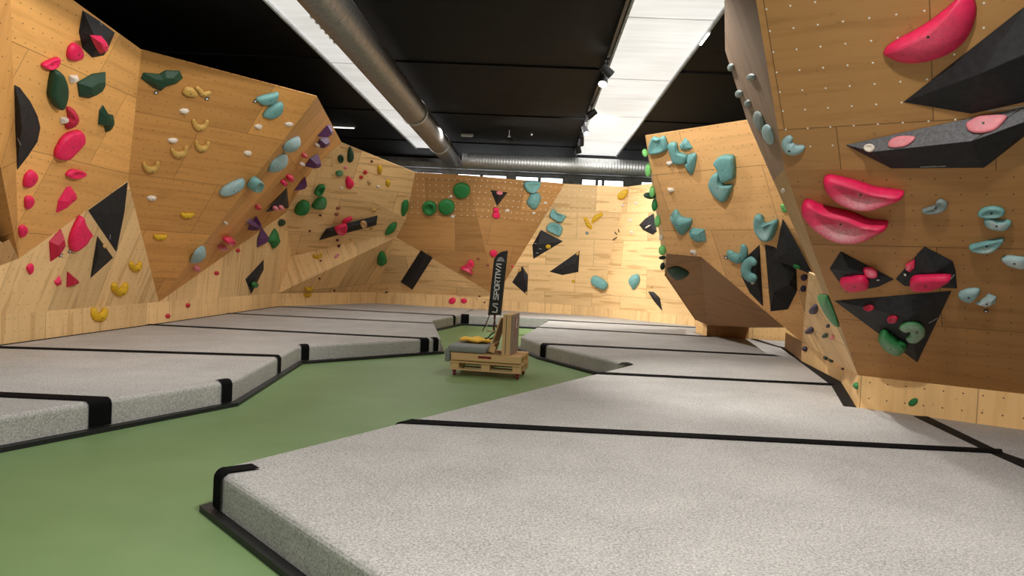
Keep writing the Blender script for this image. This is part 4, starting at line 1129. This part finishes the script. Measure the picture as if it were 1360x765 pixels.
v5 = VOL('D', 'black triangular volume on the overhang edge with two pink studs', '622,95 632,190 520,210', '612,165,.10')
E('B', 'dome', 'pink', 'pink stud, upper of two above the black studded triangle', 862, 675, 30, 34)
E('B', 'dome', 'pink', 'pink stud, lower of two above the black studded triangle', 832, 699, 28, 30)
E('D', 'dome', 'pinkwhite', 'pale pink stud on the black triangle, inner one', 570, 190, 24, 22)
E('D', 'dome', 'pinkwhite', 'pale pink stud on the black triangle, close to its upright edge', 598, 187, 24, 20)
E('D', 'facet', 'red', 'small red hold beside the tip of the studded black triangle', 498, 193, 26, 28, 0, 6)
E('D', 'scoop', 'pink', 'pink capsule hold with white end, above a white-topped one', 362, 346, 42, 28, -10, chalk=.6)
E('D', 'scoop', 'pinkwhite', 'white-topped pink hold low on the overhang edge', 330, 377, 40, 24, -10, chalk=.8)
E('D', 'facet', 'pinkwhite', 'pink and white chip hold under the low teal feather', 215, 476, 28, 36, 20, 6)
E('D', 'facet', 'red', 'red chip just outside the overhang edge', 405, 391, 22, 22, 0, 6)
E('D', 'facet', 'red', 'red chip alone on the pale face below the overhang', 307, 496, 24, 24, 0, 6)
E('D', 'facet', 'red', 'red stub on the kickboard, upper of two', 174, 645, 22, 26, 0, 6)
E('D', 'facet', 'red', 'red stub on the kickboard, lower of two', 82, 694, 24, 26, 0, 6)
# ============ far corner wall (green balls and ovals)
GROUP = 'holds on the corner wall beyond the overhang'
v6 = VOL('D', 'thin black kite-shaped volume on the pale face near the kickboard', '523,432 523,480 465,595 437,525', '490,515,.08')
E('D', 'flat', 'green', 'small green hold lying on the thin black kite volume', 480, 549, 24, 30, 20, name='climbing_hold')
H('D', 'wedge', 'green', 'green leaf hold beside the flat purple kite', '550,345 580,290 585,325 598,350 575,385 560,360', .35)
E('D', 'dome', 'dgreen', 'small dark green oval above the green leaf hold', 607, 263, 26, 36, 20)
H('D', 'donut', 'green', 'green ring-like ball with a dark hollow, top of three green balls', '757,120 775,92 805,90 803,115 785,138 760,135', .35)
H('D', 'dome', 'green', 'green ball, middle of three beyond the purple holds', '745,192 765,160 793,147 814,160 806,196 772,202', .55, chalk=.15)
H('D', 'dome', 'green', 'green ball, lowest of three beyond the purple holds', '665,215 680,180 710,163 735,175 735,200 715,225 680,228', .55)
E('E', 'donut', 'dgreen', 'dark green oval hold beside the tree-shaped one', 397, 277, 42, 64)
H('E', 'wedge', 'dgreen', 'dark green tree-shaped hold at the top of the corner wall', '468,190 492,240 490,290 460,310 445,285 450,220', .3)
E('E', 'dome', 'green', 'light green half ball under the dark green oval', 388, 384, 56, 46, chalk=.35)
H('E', 'wedge', 'pink', 'bright pink teardrop hold in the middle of the corner wall', '450,405 490,445 495,470 470,500 440,490 432,440', .35)
E('E', 'dome', 'pinkwhite', 'pale pink pebble above the bright pink teardrop', 433, 343, 28, 24)
E('E', 'dome', 'red', 'red bean, upper of a touching pair', 575, 375, 28, 36, 30)
E('E', 'dome', 'red', 'red bean, lower of a touching pair', 545, 411, 28, 26, 20)
E('E', 'facet', 'beige', 'cream chip hold beside the red bean pair', 605, 450, 32, 48, 0, 6)
E('E', 'facet', 'white', 'white chip hold under the cream chip', 667, 479, 30, 26, 0, 6)
E('E', 'wedge', 'yellow', 'yellow slotted hold, upper of two near the back corner', 680, 356, 36, 76)
E('E', 'wedge', 'yellow', 'yellow pointed hold, lower of two near the back corner', 740, 455, 34, 62)
E('E', 'facet', 'white', 'white chip hold over the plywood fold near the pink teardrop', 400, 491, 36, 22, 0, 6)
E('E', 'facet', 'brown', 'rusty pyramid hold, upper of two above the black plank volume', 378, 637, 40, 32, 0, 5)
E('E', 'facet', 'brown', 'rusty pyramid hold, lower of two above the black plank volume', 367, 680, 40, 30, 0, 5)
E('E', 'dome', 'darkred', 'small dark red dot hold under the top edge of the corner wall', 622, 297, 18, 20)
E('E', 'facet', 'khaki', 'yellow and cream wedge hold above the black plank volume', 637, 651, 52, 34, -20, 6)
v7 = VOL('F', 'long black plank volume sloping across the corner wall', '237,215 290,130 665,32 655,105 320,192', '315,150,.12 640,78,.12')
H('F', 'dome', 'pink', 'pink hold peeking over the black plank volume', '405,88 430,58 475,45 480,62 440,85', .4)
H('F', 'scoop', 'pink', 'pink half moon on the black plank volume', '355,130 380,112 440,100 435,150 395,172 365,155', .35, chalk=.3)
E('F', 'scoop', 'beige', 'cream cup hold on the black plank volume', 563, 96, 46, 50, 20, chalk=.5)
E('F', 'facet', 'khaki', 'ochre hold under the black plank volume, close to the corner', 622, 130, 36, 24, -15, 6)
E('F', 'dome', 'darkred', 'dark red knob under the plank volume, upper of two', 372, 213, 22, 20)
E('F', 'dome', 'darkred', 'dark red knob under the plank volume, lower of two', 383, 252, 26, 28)
E('F', 'dome', 'darkred', 'dark red knob beside the pointed end of the plank volume', 172, 145, 18, 16)
E('F', 'dome', 'darkred', 'dark red knob below the green balls', 248, 32, 22, 18)
E('F', 'dome', 'darkred', 'dark red knob under the yellow curved jug', 250, 362, 16, 14)
E('F', 'dome', 'darkred', 'dark red knob halfway between the yellow jugs', 242, 491, 16, 15)
E('F', 'dome', 'darkred', 'dark red knob on the pale face just above the kickboard joint', 350, 578, 14, 18)
E('F', 'dome', 'khaki', 'small ochre knob under the black plank volume', 468, 208, 20, 18)
P('F', 'yellow', 'yellow curved jug under the black plank volume', smile(228, 322, 56, 26, 26, -5))
E('F', 'scoop', 'pinkwhite', 'pink and white crescent beside the yellow curved jug', 368, 326, 42, 26, -30, chalk=.7)
H('E', 'wedge', 'green', 'green pointed oval on the corner edge, upper one', '845,600 870,578 890,590 888,640 865,690 845,698 836,655', .35)
H('F', 'wedge', 'green', 'green leaf-shaped hold under the green pointed oval', '720,165 750,110 800,85 803,120 770,165 725,180', .35)
H('F', 'wedge', 'green', 'green hold with a pale rim low on the corner wall', '670,350 690,305 720,310 735,370 690,405 668,390', .45)
P('F', 'yellow', 'yellow V-shaped jug just above the kickboard', smile(163, 563, 44, 20, 22))
P('F', 'yellow', 'yellow V-shaped jug on the kickboard under its twin', smile(158, 608, 46, 20, 22))
E('F', 'dome', 'black', 'tiny black knob above the back corner kickboard', 728, 591, 16, 14)
# ============ back wall
GROUP = 'holds on the back wall'
E('G', 'dome', 'green', 'big green ball, highest one on the brown back panel', 720, 272, 146, 146, n=14, k=.3)
E('G', 'dome', 'green', 'big green ball beside the hollow green ring', 592, 412, 140, 146, n=14, k=.3)
E('G', 'donut', 'green', 'big green ring hold with a pale hollow centre', 448, 420, 122, 132, n=14, k=.3, chalk=.0)
E('G', 'facet', 'white', 'white foothold under the big green ball', 643, 495, 40, 32, 0, 6)
E('G', 'facet', 'white', 'white foothold between the two big green balls', 632, 325, 34, 24, 0, 6)
E('G', 'facet', 'white', 'white foothold beside the pink pair under the black triangle', 1110, 444, 42, 32, 0, 6)
v8 = VOL('G', 'small black inverted triangle volume high on the back wall', '963,268 1112,290 1022,408', '1030,310,.12')
E('G', 'dome', 'pinkwhite', 'pink oval on the black inverted triangle', 1043, 293, 54, 34, 10)
H('G', 'flat', 'pink', 'small pink block, upper of two under the inverted triangle', '990,425 1013,420 1036,428 1034,452 1012,458 992,450', .35)
H('G', 'flat', 'pink', 'pink block, lower of two under the inverted triangle', '988,465 1040,462 1042,500 1012,510 985,498', .35)
v9 = VOL('I', 'black rectangular plank volume leaning on the pale back wall', '375,140 478,205 305,478 203,410', '420,185,.13 262,430,.13')
H('I', 'scoop', 'pink', 'pink bell-shaped hold at the lower edge of the brown panel', '790,225 820,245 825,275 800,300 815,345 760,320 710,295 740,280 765,260', .35, chalk=.3)
E('I', 'dome', 'pink', 'pink hold half hidden behind the banner tip', 992, 168, 62, 66)
E('I', 'dome', 'brown', 'tan knob beside the pink bell-shaped hold', 862, 213, 30, 20)
E('I', 'dome', 'brown', 'tan knob between the tan one and the banner', 942, 266, 26, 18)
E('I', 'dome', 'pink', 'pink blob low on the back wall, bigger of two', 640, 568, 62, 56, -25)
E('I', 'dome', 'pink', 'pink blob low on the back wall, smaller of two', 740, 569, 52, 46)
E('I', 'dome', 'darkred', 'dark red knob above the mats beside the banner, upper', 872, 531, 22, 12)
E('I', 'dome', 'darkred', 'dark red knob above the mats beside the banner, lower', 915, 583, 18, 14)
E('I', 'dome', 'pink', 'tiny pink knob on the other side of the banner top', 1150, 279, 18, 20)
v10 = VOL('K', 'black kite volume on the seam beside the banner', '65,205 102,265 97,395 0,310', '80,300,.10')
E('K', 'facet', 'khaki', 'yellowish chip on top of the black kite beside the banner', 48, 232, 20, 34, 30, 6)
E('K', 'facet', 'beige', 'cream chip at the bottom point of the black kite beside the banner', 90, 378, 14, 24, -20, 6)
v11 = VOL('K', 'black arrowhead volume with a yellow dot and white dashes', '184,-24 325,50 135,163 128,75', '165,70,.12')
E('K', 'dome', 'yellow', 'yellow dot hold on the black arrowhead volume', 230, 83, 34, 28)
for i_, (x_, y_) in enumerate(((150, 65), (180, 98), (160, 124))):
    b_ = hit(*px('K', x_, y_)); bm = bmesh.new(); box(bm, -.045, .045, -.006, .006, 0, .003); link('dash', bm, 'print_white', v11, v11.matrix_world.inverted() @ frame(b_[1]+b_[2]*.004, b_[2]))
v12 = VOL('K', 'black wedge volume with a sharp long tip, in the middle of the pale back wall', '430,108 422,245 320,265 237,243', '395,190,.12')
E('K', 'facet', 'khaki', 'yellow chip on the upper corner of the sharp-tipped black wedge', 415, 126, 22, 28, 20, 6)
H('K', 'dome', 'teal', 'teal kidney hold low in the middle of the back wall', '500,295 520,268 570,285 608,320 595,355 560,355 510,325')
H('K', 'wedge', 'teal', 'teal pointed hold low on the back wall beside the kidney', '735,300 765,262 800,262 805,310 770,358 755,345', .4)
v13 = VOL('K', 'slim black crescent volume low on the back wall', '862,368 900,370 940,410 955,495 900,430', '920,415,.09')
E('K', 'donut', 'yellow', 'tiny yellow ring hold under the sharp-tipped black wedge', 390, 302, 22, 18)
E('K', 'dome', 'beige', 'tiny beige knob above the slim black crescent', 885, 336, 14, 16)
H('J', 'scoop', 'teal', 'big teal mask-shaped hold at the top of the back wall', '105,205 170,195 235,200 240,225 210,275 175,298 130,285 105,250', .4)
H('J', 'wedge', 'teal', 'big teal drop hold under the teal mask', '165,305 200,298 235,300 250,350 220,420 180,440 130,390 135,360', .4)
H('J', 'scoop', 'teal', 'teal saddle hold, upper of two beside the seam', '350,428 380,460 450,485 450,510 410,548 330,505 318,470', .4)
H('J', 'scoop', 'teal', 'teal saddle hold, lower of two, above the black arrowhead', '290,585 330,543 400,560 428,600 405,660 350,640 300,615', .4)
H('J', 'dome', 'yellow', 'yellow lump near the top of the back wall', '895,310 930,275 975,265 978,300 940,345 895,345')
H('J', 'facet', 'yellow', 'yellow arm of the crossed yellow pair, dropping down', '600,500 630,500 655,545 680,580 670,608 630,580', .35)
H('J', 'facet', 'yellow', 'yellow arm of the crossed yellow pair, rising to the lump', '670,540 690,490 760,455 772,480 730,520 680,555', .35)
for nm_, x_, y_ in (('beside the big teal drop', 283, 379), ('under the big teal drop', 185, 465), ('under the yellow lump', 935, 398), ('between the yellow lump and the teal wall edge', 1048, 378), ('above the black cut volume, upper of two', 1000, 527), ('by the black cut volume, lower of two', 1010, 626)):
    E('J', 'facet', 'white', 'white foothold '+nm_, x_, y_, 32, 28, 0, 6)
for nm_, x0_, y0_, x1_, y1_ in (('upright', 900, 600, 906, 628), ('slanting back', 868, 625, 890, 648), ('slanting forward', 850, 694, 890, 668)):
    P('J', 'black', 'thin black pin hold on the back wall, %s one of three' % nm_, '%d,%d,7 %d,%d,8 %d,%d,7' % (x0_, y0_, (x0_+x1_)/2, (y0_+y1_)/2, x1_, y1_))
E('J', 'facet', 'greyteal', 'small grey chip under the crossed yellow pair', 635, 634, 34, 30, 30, 6)
v14 = VOL('J', 'black cut volume on the back wall half behind the teal wall edge', '1075,565 1130,510 1200,465 1225,620 1190,650 1110,610', '1150,570,.10')
E('J', 'facet', 'white', 'white streak-like chip on the black cut volume', 1150, 580, 60, 18, -30, 6)
# ============ teal wall (block at the middle) and its edge
GROUP = 'holds along the edge of the teal wall'
def EDGE(col, label, x, y, w, h, rot=0, k=.6, kind='dome'):
    """holds on the narrow side of the block: set on a point of its edge, facing away from the block"""
    cx_, cy_ = px('M', x, y); fr = (cy_-180)/(336.7-180)
    e = R00+(r1-R00)*fr; e2 = lw+(r1-lw)*max(0, (cy_-364)/(336.7-364)) if cy_ > 337 else e
    p = e if cy_ <= 337 else r1+(lw-r1)*((cy_-337)/27)
    n = V((-1, -.28, 0)).normalized(); sc = (p-CAM).length/F/4.783
    bm = bmesh.new(); bmesh.ops.create_uvsphere(bm, u_segments=14, v_segments=8, radius=1)
    for v in bm.verts:
        q_ = v.co.copy(); v.co = (q_.x*.5*h*sc*.45, q_.y*.5*h*sc, (q_.z+.8)*w*sc*.55+.004)
    me = bpy.data.meshes.new('climbing_hold'); bm.to_mesh(me); bm.free(); me.materials.append(MAT['hold_'+col])
    for f in me.polygons: f.use_smooth = True
    o = bpy.data.objects.new('climbing_hold', me); C.objects.link(o)
    o.matrix_world = frame(p+V((.0, .12, 0)) - n*0, n) @ Matrix.Rotation(math.radians(rot), 4, 'Z'); finish(o, label)
EDGE('lgreen', 'light green knob, topmost on the teal wall edge', 72, 195, 34, 56, 20)
EDGE('lgreen', 'light green finger hold, second from the top of the teal wall edge', 85, 300, 34, 90)
EDGE('lgreen', 'light green bulge on the teal wall edge beside the dark green block', 108, 435, 34, 76)
EDGE('green', 'green finger hold on the teal wall edge below the dark green block', 122, 520, 34, 82)
EDGE('lgreen', 'light green bulge on the teal wall edge level with the black cut volume', 158, 625, 34, 78)
EDGE('white', 'pale knob on the teal wall edge, low down', 155, 735, 26, 36)
EDGE('lgreen', 'light green leaf hold near the bottom of the teal wall edge', 176, 822, 44, 66)
EDGE('dgreen', 'dark green leaf hold low on the teal wall edge, upper of two', 184, 872, 44, 34, -50)
EDGE('dgreen', 'dark green leaf hold low on the teal wall edge, lower of two', 196, 925, 30, 50, -10)
EDGE('dgreen', 'dark green block hold sticking out of the teal wall edge', 96, 462, 80, 46, 20)
GROUP = 'teal holds on the teal wall'
H('M', 'scoop', 'teal', 'teal two-horned pad at the top corner of the teal wall', '110,150 130,105 165,112 200,100 220,160 215,190 160,212 108,210', .3)
H('M', 'flat', 'teal', 'teal stair-shaped hold in the middle of the top cluster', '228,150 275,142 290,200 345,220 345,260 320,278 265,270 250,225', .3)
H('M', 'facet', 'teal', 'small teal angular hold, top of the cluster beside the stair shape', '330,112 350,130 378,175 360,190 300,185 293,160', .35)
H('M', 'wedge', 'teal', 'teal fang hold hanging below the stair shape', '350,220 395,210 402,250 385,330 370,347 345,320 327,285 350,260', .35)
H('M', 'flat', 'teal', 'big teal pillow hold, upper of the paired shapes', '520,265 560,225 630,222 648,260 648,360 620,380 575,392 555,330 540,295', .3)
H('M', 'flat', 'teal', 'big teal boomerang hold hugging the pillow from below', '490,390 510,345 548,330 555,385 575,410 630,412 628,440 600,500 575,517 520,470 492,420', .3, chalk=.25)
H('M', 'wedge', 'teal', 'teal tooth hold with two horns in the middle of the teal wall', '233,615 270,568 305,615 370,630 360,680 315,735 290,715 260,665', .35)
H('N', 'facet', 'teal', 'small teal angular hold touching the teal tooth', '330,40 350,15 425,25 435,95 385,105 345,70', .35)
H('M', 'scoop', 'teal', 'teal molar hold above the black triangle of the teal wall', '775,650 785,600 820,610 840,655 910,632 918,670 885,755 850,768 820,750 790,710', .35, chalk=.5)
P('N', 'teal', 'teal claw hold with open top beside the black half-oval volume', '588,150,34 590,175,50 620,195,60 650,185,56 665,150,44 658,112,26', .7)
GROUP = 'black volumes on the teal wall'
v15 = VOL('N', 'black half-oval volume with a teal hook on it', '760,110 782,485 700,400 650,300 650,240 690,175', '735,290,.12')
v16 = VOL('N', 'black faceted boulder volume beside the half-oval one', '790,110 850,125 980,260 985,390 930,500 825,512', '840,400,.16 935,350,.20 890,215,.10')
v17 = VOL('T', 'black triangular volume wedged against the edge of the pink-crescent overhang', '40,320 210,628 -6,540', '70,500,.10', on=(-6, 500))
GROUP = 'small holds on and beside the teal wall'
P('N', 'teal', 'teal hook hold on the black half-oval volume', '735,235,30 715,210,48 685,235,54 680,280,54 705,308,50 740,305,30', .6)
E('N', 'dome', 'white', 'white knob at the bottom of the black half-oval volume', 719, 340, 22, 18)
P('N', 'white', 'white bone-shaped foothold on the lip of the teal wall', '345,150,28 362,160,22 380,160,34', .8)
H('M', 'facet', 'white', 'white foothold under the teal top cluster', '210,262 250,258 258,272 240,292 225,285', .5)
H('M', 'facet', 'white', 'white foothold above the teal tooth', '220,428 258,432 264,448 240,462 228,450', .5)
E('N', 'flat', 'green', 'green tag-like hold on the black triangle by the overhang edge', 985, 241, 46, 22, 20)
H('N', 'wedge', 'dgreen', 'dark green leaf hold under the lip of the teal wall', '205,265 250,250 290,260 335,290 305,320 260,325 215,290', .25)
GROUP = 'small dark holds on the pale side face'
E('N', 'dome', 'dpurple', 'dark purple cone hold, upper of two beside the faceted boulder', 1025, 308, 38, 42)
E('N', 'dome', 'dpurple', 'dark purple cone hold, lower of two beside the faceted boulder', 1020, 374, 34, 42)
E('N', 'wedge', 'dpurple', 'dark purple half-round hold on the pale side face, largest', 1082, 500, 32, 62)
E('N', 'wedge', 'dpurple', 'dark purple half-round hold with a white rim', 1057, 626, 32, 44)
E('N', 'wedge', 'dpurple', 'dark purple hold on the side kickboard', 1028, 733, 26, 36)
E('N', 'wedge', 'dgreen', 'small dark green hold in the middle of the pale side face', 1150, 656, 26, 30)
H('N', 'wedge', 'green', 'long green rail hold along the edge of the overhang', '1100,425 1145,415 1170,450 1225,595 1205,600 1160,540', .3, chalk=.2, h=.05)
E('W', 'dome', 'dgreen', 'green knob on the side kickboard, first of two', 940, 358, 22, 30)
E('W', 'dome', 'dgreen', 'green knob on the side kickboard, second of two', 973, 374, 24, 28)
E('W', 'dome', 'darkred', 'tiny dark knob on the side kickboard corner', 1048, 429, 10, 16)
E('W', 'dome', 'pinkwhite', 'small red and white knob on the side face edge', 982, 229, 16, 30)
E('W', 'dome', 'black', 'tiny black knob under the long green rail hold', 955, 156, 14, 26)
E('W', 'wedge', 'green', 'narrow green hold on the kickboard corner', 1132, 535, 14, 52)
# ============ pink-crescent overhang
GROUP = 'holds on the pink-crescent overhang'
v18 = VOL('S', 'huge black prism volume at the top of the pink-crescent overhang', '295,452 832,28 980,-60 980,420 600,504', '640,325,.20 930,200,.22')
STRIP(v18, 'S', 760, 478, .26, 5)
v19 = VOL('S', 'long black shelf volume with chalky top carrying two pink pads', '40,640 400,561 832,472 990,440 980,490 655,742 245,745', '165,672,.08 600,625,.17 900,515,.14', facemat='volume_chalk', ntop=5, faces=[(0, 1, 7), (1, 8, 7), (1, 2, 8), (2, 9, 8), (2, 3, 9), (0, 7, 6), (7, 8, 6), (6, 8, 5), (8, 9, 5), (9, 4, 5), (9, 3, 4)]); STRIP(v19, 'S', 430, 735, .2, 0)
H('S', 'wedge', 'pink', 'giant pink half-dome hold above the black prism', '207,240 240,200 400,110 520,15 560,-25 600,-8 620,40 610,110 570,190 500,245 420,275 340,288 270,280 215,255', .3, chalk=.12, apex=(-.05, .1))
H('S', 'flat', 'pinkwhite', 'pink pad on the chalky shelf volume, smaller one', '232,630 270,603 348,602 340,625 300,648 240,652', .15, chalk=.15)
H('S', 'flat', 'pinkwhite', 'pink pad on the chalky shelf volume, larger one', '575,548 600,530 640,512 750,508 745,535 700,575 640,588 590,580', .15, chalk=.15)
E('S', 'donut', 'white', 'white chalky knob at the tip of the shelf volume', 148, 652, 50, 40)
H('T', 'scoop', 'pink', 'big pink crescent, upper of two on the overhang', '255,130 270,103 320,105 440,135 530,165 640,180 685,190 670,215 600,240 520,265 430,262 340,230 280,180', .3, chalk=.75)
H('T', 'scoop', 'pink', 'big pink crescent, lower of two on the overhang', '137,275 150,240 185,238 260,270 400,300 500,340 590,350 597,370 560,390 480,430 400,440 310,425 220,375 160,320', .3, chalk=.85)
P('Q', 'pteal', 'pale teal moon hold near the edge of the overhang', '290,580,26 268,605,44 285,630,56 315,635,40 345,622,16', .8)
E('Q', 'dome', 'greyteal', 'grey-teal oval on the overhang side, upper of two overlapping', 152, 512, 40, 100, -15, ht=.03, bolt=False)
E('Q', 'dome', 'pteal', 'pale teal oval on the overhang side, lower of two overlapping', 190, 566, 42, 96, -15, ht=.03, bolt=False)
E('Q', 'dome', 'greyteal', 'small grey knob in the middle of the overhang side', 120, 325, 32, 32, ht=.03, bolt=False)
E('Q', 'dome', 'greyteal', 'small grey knob on the outer edge of the overhang side', 34, 284, 22, 36, ht=.03, bolt=False)
E('Q', 'dome', 'greyteal', 'grey-white flat knob lower on the outer edge of the overhang side', 68, 396, 26, 36, ht=.03, bolt=False)
E('Q', 'dome', 'greyteal', 'thin dark grey knob above the overlapping teal ovals', 105, 438, 20, 38, ht=.03, bolt=False)
H('T', 'scoop', 'greyteal', 'grey-teal bone hold beside the pink crescents', '785,275 850,255 862,230 890,222 920,245 905,275 850,292 795,293', .35)
H('T', 'scoop', 'teal', 'teal pinch hold stacked over a white-topped one', '1080,300 1110,270 1170,260 1220,275 1222,300 1180,312 1110,312', .35, chalk=.2)
H('T', 'dome', 'teal', 'white-topped teal jug under the teal pinch', '1115,325 1150,318 1190,335 1250,335 1262,355 1230,385 1160,380 1120,360', .35, chalk=.9)
H('T', 'scoop', 'teal', 'teal sloping hold with a chalky end, third down the teal column', '1037,470 1090,455 1160,440 1215,430 1215,450 1170,490 1110,502 1045,490', .35, chalk=.7)
H('T', 'dome', 'pteal', 'white-topped teal bar hold cut off at the picture border', '1205,540 1240,525 1300,530 1340,540 1340,590 1250,575', .35, chalk=.8)
v20 = VOL('T', 'black arrow-shaped volume pointing at its mirror twin, with a pink jug low on it', '347,497 637,648 550,690 380,720 287,590', '400,610,.12')
v21 = VOL('T', 'black arrow-shaped volume, mirror twin with the wide pink shelf hold', '795,470 950,550 965,600 973,698 690,685 640,645', '850,610,.13'); STRIP(v21, 'T', 946, 634, .06, 85)
H('T', 'dome', 'pink', 'pink knob hold on the first black arrow volume', '470,590 500,582 540,600 540,635 510,643 478,630', .4, chalk=.4)
H('T', 'flat', 'pink', 'pink slab hold low on the first black arrow volume', '342,655 400,640 465,635 498,660 490,690 410,703 375,695', .3)
H('T', 'facet', 'pink', 'pink chip hold on the slope of the mirror-twin arrow volume', '742,543 740,590 715,613 695,600 692,570', .4, chalk=.3)
H('T', 'flat', 'pink', 'wide pink shelf hold on the mirror-twin arrow volume', '717,665 735,635 790,628 937,627 900,660 830,690 740,690', .3)
v22 = VOL('U', 'big black inverted triangle volume just above the kickboard', '258,98 780,53 627,372', '590,170,.14'); STRIP(v22, 'U', 696, 185, .1, 62)
E('U', 'scoop', 'crimson', 'small pink cup on the big inverted triangle, outer one', 412, 128, 48, 30)
E('U', 'scoop', 'crimson', 'small pink cup on the big inverted triangle, central one', 517, 178, 48, 30)
H('U', 'dome', 'green', 'green capsule hold across the lower edge of the big inverted triangle', '453,265 470,235 500,250 540,280 575,300 570,325 540,335 490,310', .4, chalk=.35)
P('U', 'green', 'green C-shaped hold on the big inverted triangle', '562,230,26 590,212,36 622,222,46 625,252,48 592,278,34', .7, chalk=.4)
H('U', 'dome', 'pteal', 'pale teal bowl hold beside the big inverted triangle', '808,65 850,47 900,48 895,75 860,105 815,90', .35)
H('U', 'facet', 'pteal', 'white-streaked teal wing hold next to the pale teal bowl', '880,115 920,90 940,70 975,85 970,115 925,130', .35, chalk=.8)
E('U', 'dome', 'green', 'small green oval on the kickboard of the overhang', 607, 545, 46, 32, -30)
P('T', 'lgreen', 'light green lump hold on the overhang edge above the black triangle', '38,245,24 45,265,34 50,290,30', .8)
E('T', 'dome', 'white', 'white chip on the overhang edge above the light green lump', 42, 172, 18, 26)

# ============ small route tags hung beside the holds
GROUP = 'route tags'
def TAG(crop, x, y, label):
    h_ = hit(*px(crop, x, y))
    if not h_: print('NOHIT', label); return
    t, p, n = h_; s = t*t**0/ F * 5.2
    bm = bmesh.new(); box(bm, -s/2, s/2, -s/2, s/2, 0, .006)
    o = link('route_tag', bm, 'lamp_black', bevel=.001); o.matrix_world = frame(p+n*.004, n); tag(o, label, 'tag', GROUP)
    bm = bmesh.new(); box(bm, -s*.28, s*.28, -s*.28, s*.28, .0062, .0075); link('white_mark', bm, 'white_card', o)
TAG('B', 180, 240, 'small black and white tag under the long dark green macro')
TAG('B', 439, 271, 'small black and white tag below the mustard wavy hold')
TAG('B', 684, 284, 'small black and white tag at the tip of the teal top blade')
TAG('C', 237, 350, 'small black and white tag beside the dark pink pyramid hold')
TAG('C', 272, 334, 'small black and white tag at the foot of the big bright pink fin')
TAG('T', 548, 648, 'small black and white tag next to the pink knob on the first arrow volume')
TAG('T', 696, 622, 'small black and white tag under the pink chip on the mirror-twin arrow')
TAG('U', 930, 142, 'small black and white tag under the white-streaked teal wing hold')
TAG('N', 560, 188, 'small black and white tag beside the teal claw hold')
